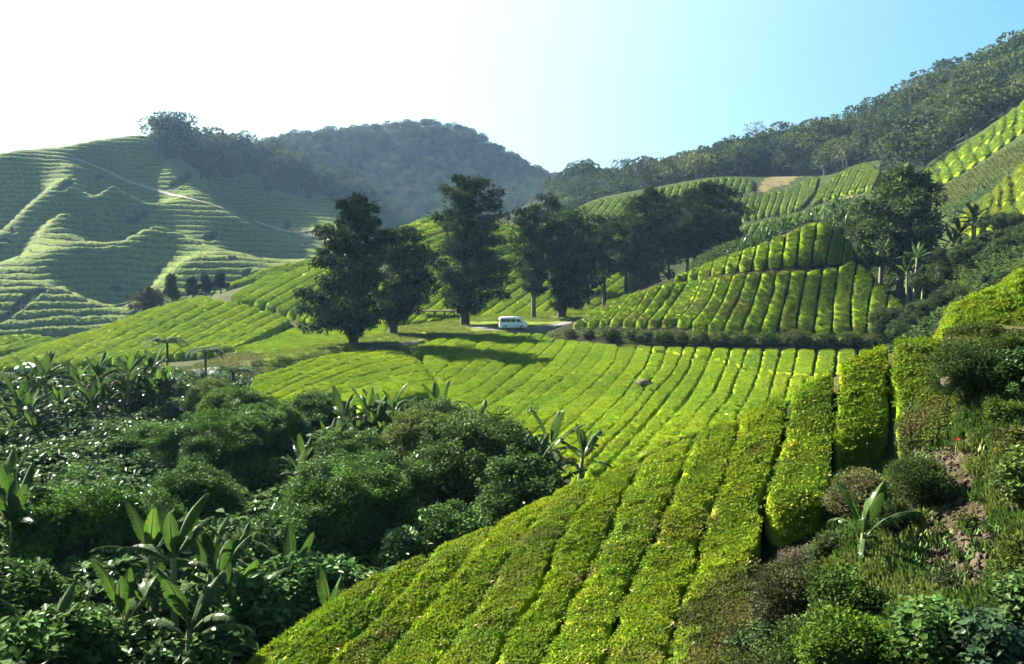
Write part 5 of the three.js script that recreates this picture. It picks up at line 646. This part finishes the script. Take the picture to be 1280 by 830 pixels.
// ---------- white minibus ----------
{
  const [bx, bz] = bench.hit(641, 411.5, 100, 200), van = thing('minibus', 'white minibus driving on the road below the tall shade trees', 'van', [bx, groundY(bx, bz) + 0.07, bz]); van.rotation.y = 0.12;
  const paint = new THREE.MeshPhysicalMaterial({ color: new THREE.Color(0.66, 0.67, 0.68), roughness: 0.35, clearcoat: 0.6, clearcoatRoughness: 0.1, name: 'white paint' }), glass = new THREE.MeshPhysicalMaterial({ color: new THREE.Color(0.012, 0.014, 0.018), roughness: 0.08, name: 'dark glass' }), rubber = new THREE.MeshStandardMaterial({ color: new THREE.Color(0.02, 0.02, 0.02), roughness: 0.9 }), steel = new THREE.MeshStandardMaterial({ color: new THREE.Color(0.5, 0.5, 0.5), roughness: 0.4, metalness: 0.7 }), black = new THREE.MeshStandardMaterial({ color: new THREE.Color(0.03, 0.03, 0.03), roughness: 0.7 });
  const sh = new THREE.Shape(); sh.moveTo(-2.4, 0.35); sh.lineTo(-2.42, 1.2); sh.quadraticCurveTo(-2.42, 2.0, -2.22, 2.06); sh.quadraticCurveTo(-2, 2.12, 0, 2.13); sh.quadraticCurveTo(0.9, 2.12, 1.15, 2.0); sh.lineTo(2.0, 1.22); sh.quadraticCurveTo(2.4, 1.08, 2.44, 0.85); sh.lineTo(2.44, 0.38);
  sh.lineTo(1.98, 0.34); sh.absarc(1.55, 0.34, 0.4, 0, Math.PI, false); sh.lineTo(-1.1, 0.34); sh.absarc(-1.5, 0.34, 0.4, 0, Math.PI, false); sh.lineTo(-2.4, 0.35);
  const bodyGeo = new THREE.ExtrudeGeometry(sh, { depth: 1.56, bevelEnabled: true, bevelSize: 0.06, bevelThickness: 0.07, bevelSegments: 3, curveSegments: 14 }); bodyGeo.translate(0, 0, -0.78); const body = mesh('body', bodyGeo, paint, van);
  const flat = (pts, z, t = 0.02) => { const s = new THREE.Shape(pts.map((p) => new THREE.Vector2(...p))), g = new THREE.ExtrudeGeometry(s, { depth: t, bevelEnabled: false }); g.translate(0, 0, z - t / 2); return g; };
  for (const sd of [-1, 1]) {
    const z = sd * 0.855; for (const [a, b] of [[-2.2, -1.35], [-1.28, -0.42], [-0.35, 0.42]]) mesh('side_window', flat([[a, 1.28], [b, 1.28], [b, 1.82], [a, 1.86]], z), glass, van);
    mesh('cab_window', flat([[0.56, 1.26], [1.5, 1.26], [1.02, 1.8], [0.56, 1.82]], z), glass, van); const door = mesh('cab_door', flat([[0.52, 0.42], [1.08, 0.42], [1.2, 0.8], [1.6, 1.2], [0.52, 1.22]], z, 0.012), paint, van); mesh('handle', new THREE.BoxGeometry(0.14, 0.04, 0.03).translate(0.68, 1.08, z + sd * 0.02), black, door); mesh('side_trim', new THREE.BoxGeometry(3.3, 0.06, 0.02).translate(-0.5, 0.62, z + sd * 0.005), black, van);
    for (const x of [-1.5, 1.55]) { const w = mesh('wheel', new THREE.TorusGeometry(0.24, 0.095, 10, 22), rubber, van); w.position.set(x, 0.335, sd * 0.76); mesh('rim', new THREE.CylinderGeometry(0.2, 0.2, 0.12, 18).rotateX(Math.PI / 2), steel, w); }
    mesh('headlight', new RoundedBoxGeometry(0.08, 0.2, 0.34, 2, 0.03).translate(2.45, 0.88, sd * 0.56), steel, van); mesh('tail_light', new RoundedBoxGeometry(0.05, 0.5, 0.12, 2, 0.02).translate(-2.48, 1.0, sd * 0.68), new THREE.MeshStandardMaterial({ color: new THREE.Color(0.4, 0.02, 0.02), roughness: 0.3 }), van); mesh('mirror', new RoundedBoxGeometry(0.1, 0.24, 0.16, 2, 0.03).translate(1.4, 1.32, sd * 0.96), black, van);
  }
  const ws = new THREE.BoxGeometry(0.03, 1.05, 1.42).rotateZ(0.82).translate(1.66, 1.64, 0); mesh('windscreen', ws, glass, van); mesh('rear_window', new THREE.BoxGeometry(0.02, 0.5, 1.3).translate(-2.485, 1.5, 0), glass, van); mesh('bumper', new RoundedBoxGeometry(0.14, 0.2, 1.66, 3, 0.05).translate(2.47, 0.46, 0), black, van); mesh('rear_bumper', new RoundedBoxGeometry(0.12, 0.18, 1.62, 3, 0.05).translate(-2.47, 0.45, 0), black, van);
}
// ---------- open shelter behind the trees, white shed, heap of prunings ----------
const woodMat = new THREE.MeshPhysicalMaterial({ color: new THREE.Color(0.03, 0.023, 0.017), roughness: 1, specularIntensity: 0.1 }), tinMat = new THREE.MeshPhysicalMaterial({ color: new THREE.Color(0.4, 0.4, 0.4), roughness: 0.6 });
{
  const d = 172, x = (549 - 640) / FOCAL * d, z = -d, s = thing('shelter', 'low open wooden shelter with a dark flat roof behind the tallest tree', 'shelter', [x, groundY(x, z), z]);
  for (const px of [-3.2, -1.1, 1.1, 3.2]) for (const pz of [-1, 1]) mesh('post', new THREE.BoxGeometry(0.16, 2.6, 0.16).translate(px, 1.1, pz), woodMat, s);
  mesh('roof', new RoundedBoxGeometry(7.4, 0.2, 3.0, 2, 0.05).translate(0, 2.5, 0), woodMat, s); for (const pz of [-1, 1]) mesh('rail', new THREE.BoxGeometry(6.6, 0.1, 0.08).translate(0, 0.9, pz), woodMat, s); mesh('bench_seat', new THREE.BoxGeometry(5, 0.08, 0.5).translate(0, 0.5, -0.6), woodMat, s);
}
{
  const d = 104, [x, , z] = P(34, 464, d), y = groundY(x, z), s = thing('shed', 'small white roofed shed showing behind the banana thicket', 'shed', [x, Math.max(y, P(34, 470, d)[1]) - 0.4, z]); s.rotation.y = 0.5;
  mesh('wall', new THREE.BoxGeometry(2.3, 1.5, 1.9).translate(0, 0.75, 0), tinMat, s); const sh = new THREE.Shape([[-1.35, 1.45], [0, 2.1], [1.35, 1.45], [1.35, 1.52], [0, 2.18], [-1.35, 1.52]].map((p) => new THREE.Vector2(...p))); mesh('roof', new THREE.ExtrudeGeometry(sh, { depth: 2.3, bevelEnabled: false }).translate(0, 0, -1.15), new THREE.MeshPhysicalMaterial({ color: new THREE.Color(0.5, 0.5, 0.5), roughness: 0.5 }), s); mesh('door', new THREE.BoxGeometry(0.7, 1.2, 0.04).translate(0.3, 0.6, 0.97), woodMat, s);
}
{
  const [x, z] = midField.hit(805, 482, 50, 120), t = thing('prunings_heap', 'dark heap of cut prunings and pale branches lying in the middle field', 'brush heap', [x, midField.h(x, z) - 0.3, z]), rr = rngOf(3), parts = []; const core = new THREE.IcosahedronGeometry(0.66, 3), p = core.attributes.position; for (let i = 0; i < p.count; i++) { const k = 1 + 0.3 * n3(p.getX(i) * 2, p.getY(i) * 2, p.getZ(i) * 2); p.setXYZ(i, p.getX(i) * k * 1.35, Math.max(-0.3, p.getY(i) * k * 0.85) + 0.4, p.getZ(i) * k); } mesh('heap', mergeVertices(core), twigMat, t); core.computeVertexNormals();
  for (let k = 0; k < 34; k++) { const a = rr() * 6.28, c = V(Math.cos(a) * R(0.2, 0.9, rr) - 0.4, R(0.3, 0.85, rr), Math.sin(a) * R(0.2, 0.8, rr)); parts.push(limb(c, c.clone().add(V(R(-0.9, 0.9, rr), R(-0.5, 0.3, rr), R(-0.6, 0.6, rr))), 0.03, 0.015, 0.05, 2, 4)); } mesh('branches', mergeGeometries(parts), paleBark, t);
}
{ // a few pale dry leaves and twigs dropped on the near hedges
  const geo = (() => { const pos = [], col = [], idx = []; putLeaf(pos, col, idx, [0, 0, 0], [1, 0, 0], [0, 0, 1], [0, 1, 0], 0.16, 0.05, [1, 1, 1], 0.2); return bufGeo(pos, idx, col); })(), rr = rngOf(14), n = 130, inst = new THREE.InstancedMesh(geo, leafMat({ color: new THREE.Color(0.7, 0.55, 0.33), transmission: 0.1 }), n), M = new THREE.Matrix4(), Q = new THREE.Quaternion();
  for (let k = 0; k < n; k++) { const px = R(420, 1150, rr), top = 900 - px * 0.42, py = R(Math.max(450, top - 10), 825, rr), q = nearHill.hit(px, py, 8, 32), s = R(0.5, 1.6, rr); inst.setMatrixAt(k, M.compose(V(q[0], nearHill.h(...q) + 0.07, q[1]), Q.setFromEuler(new THREE.Euler(R(-0.5, 0.5, rr), rr() * 6.28, R(-0.5, 0.5, rr))), V(s, s, s))); }
  inst.name = 'fallen_leaves'; shade(inst); tag(inst, 'pale dry leaves and twigs scattered on the near tea hedges', 'dry leaves', null, 'stuff'); scene.add(inst);
}
renderer.render(scene, camera);
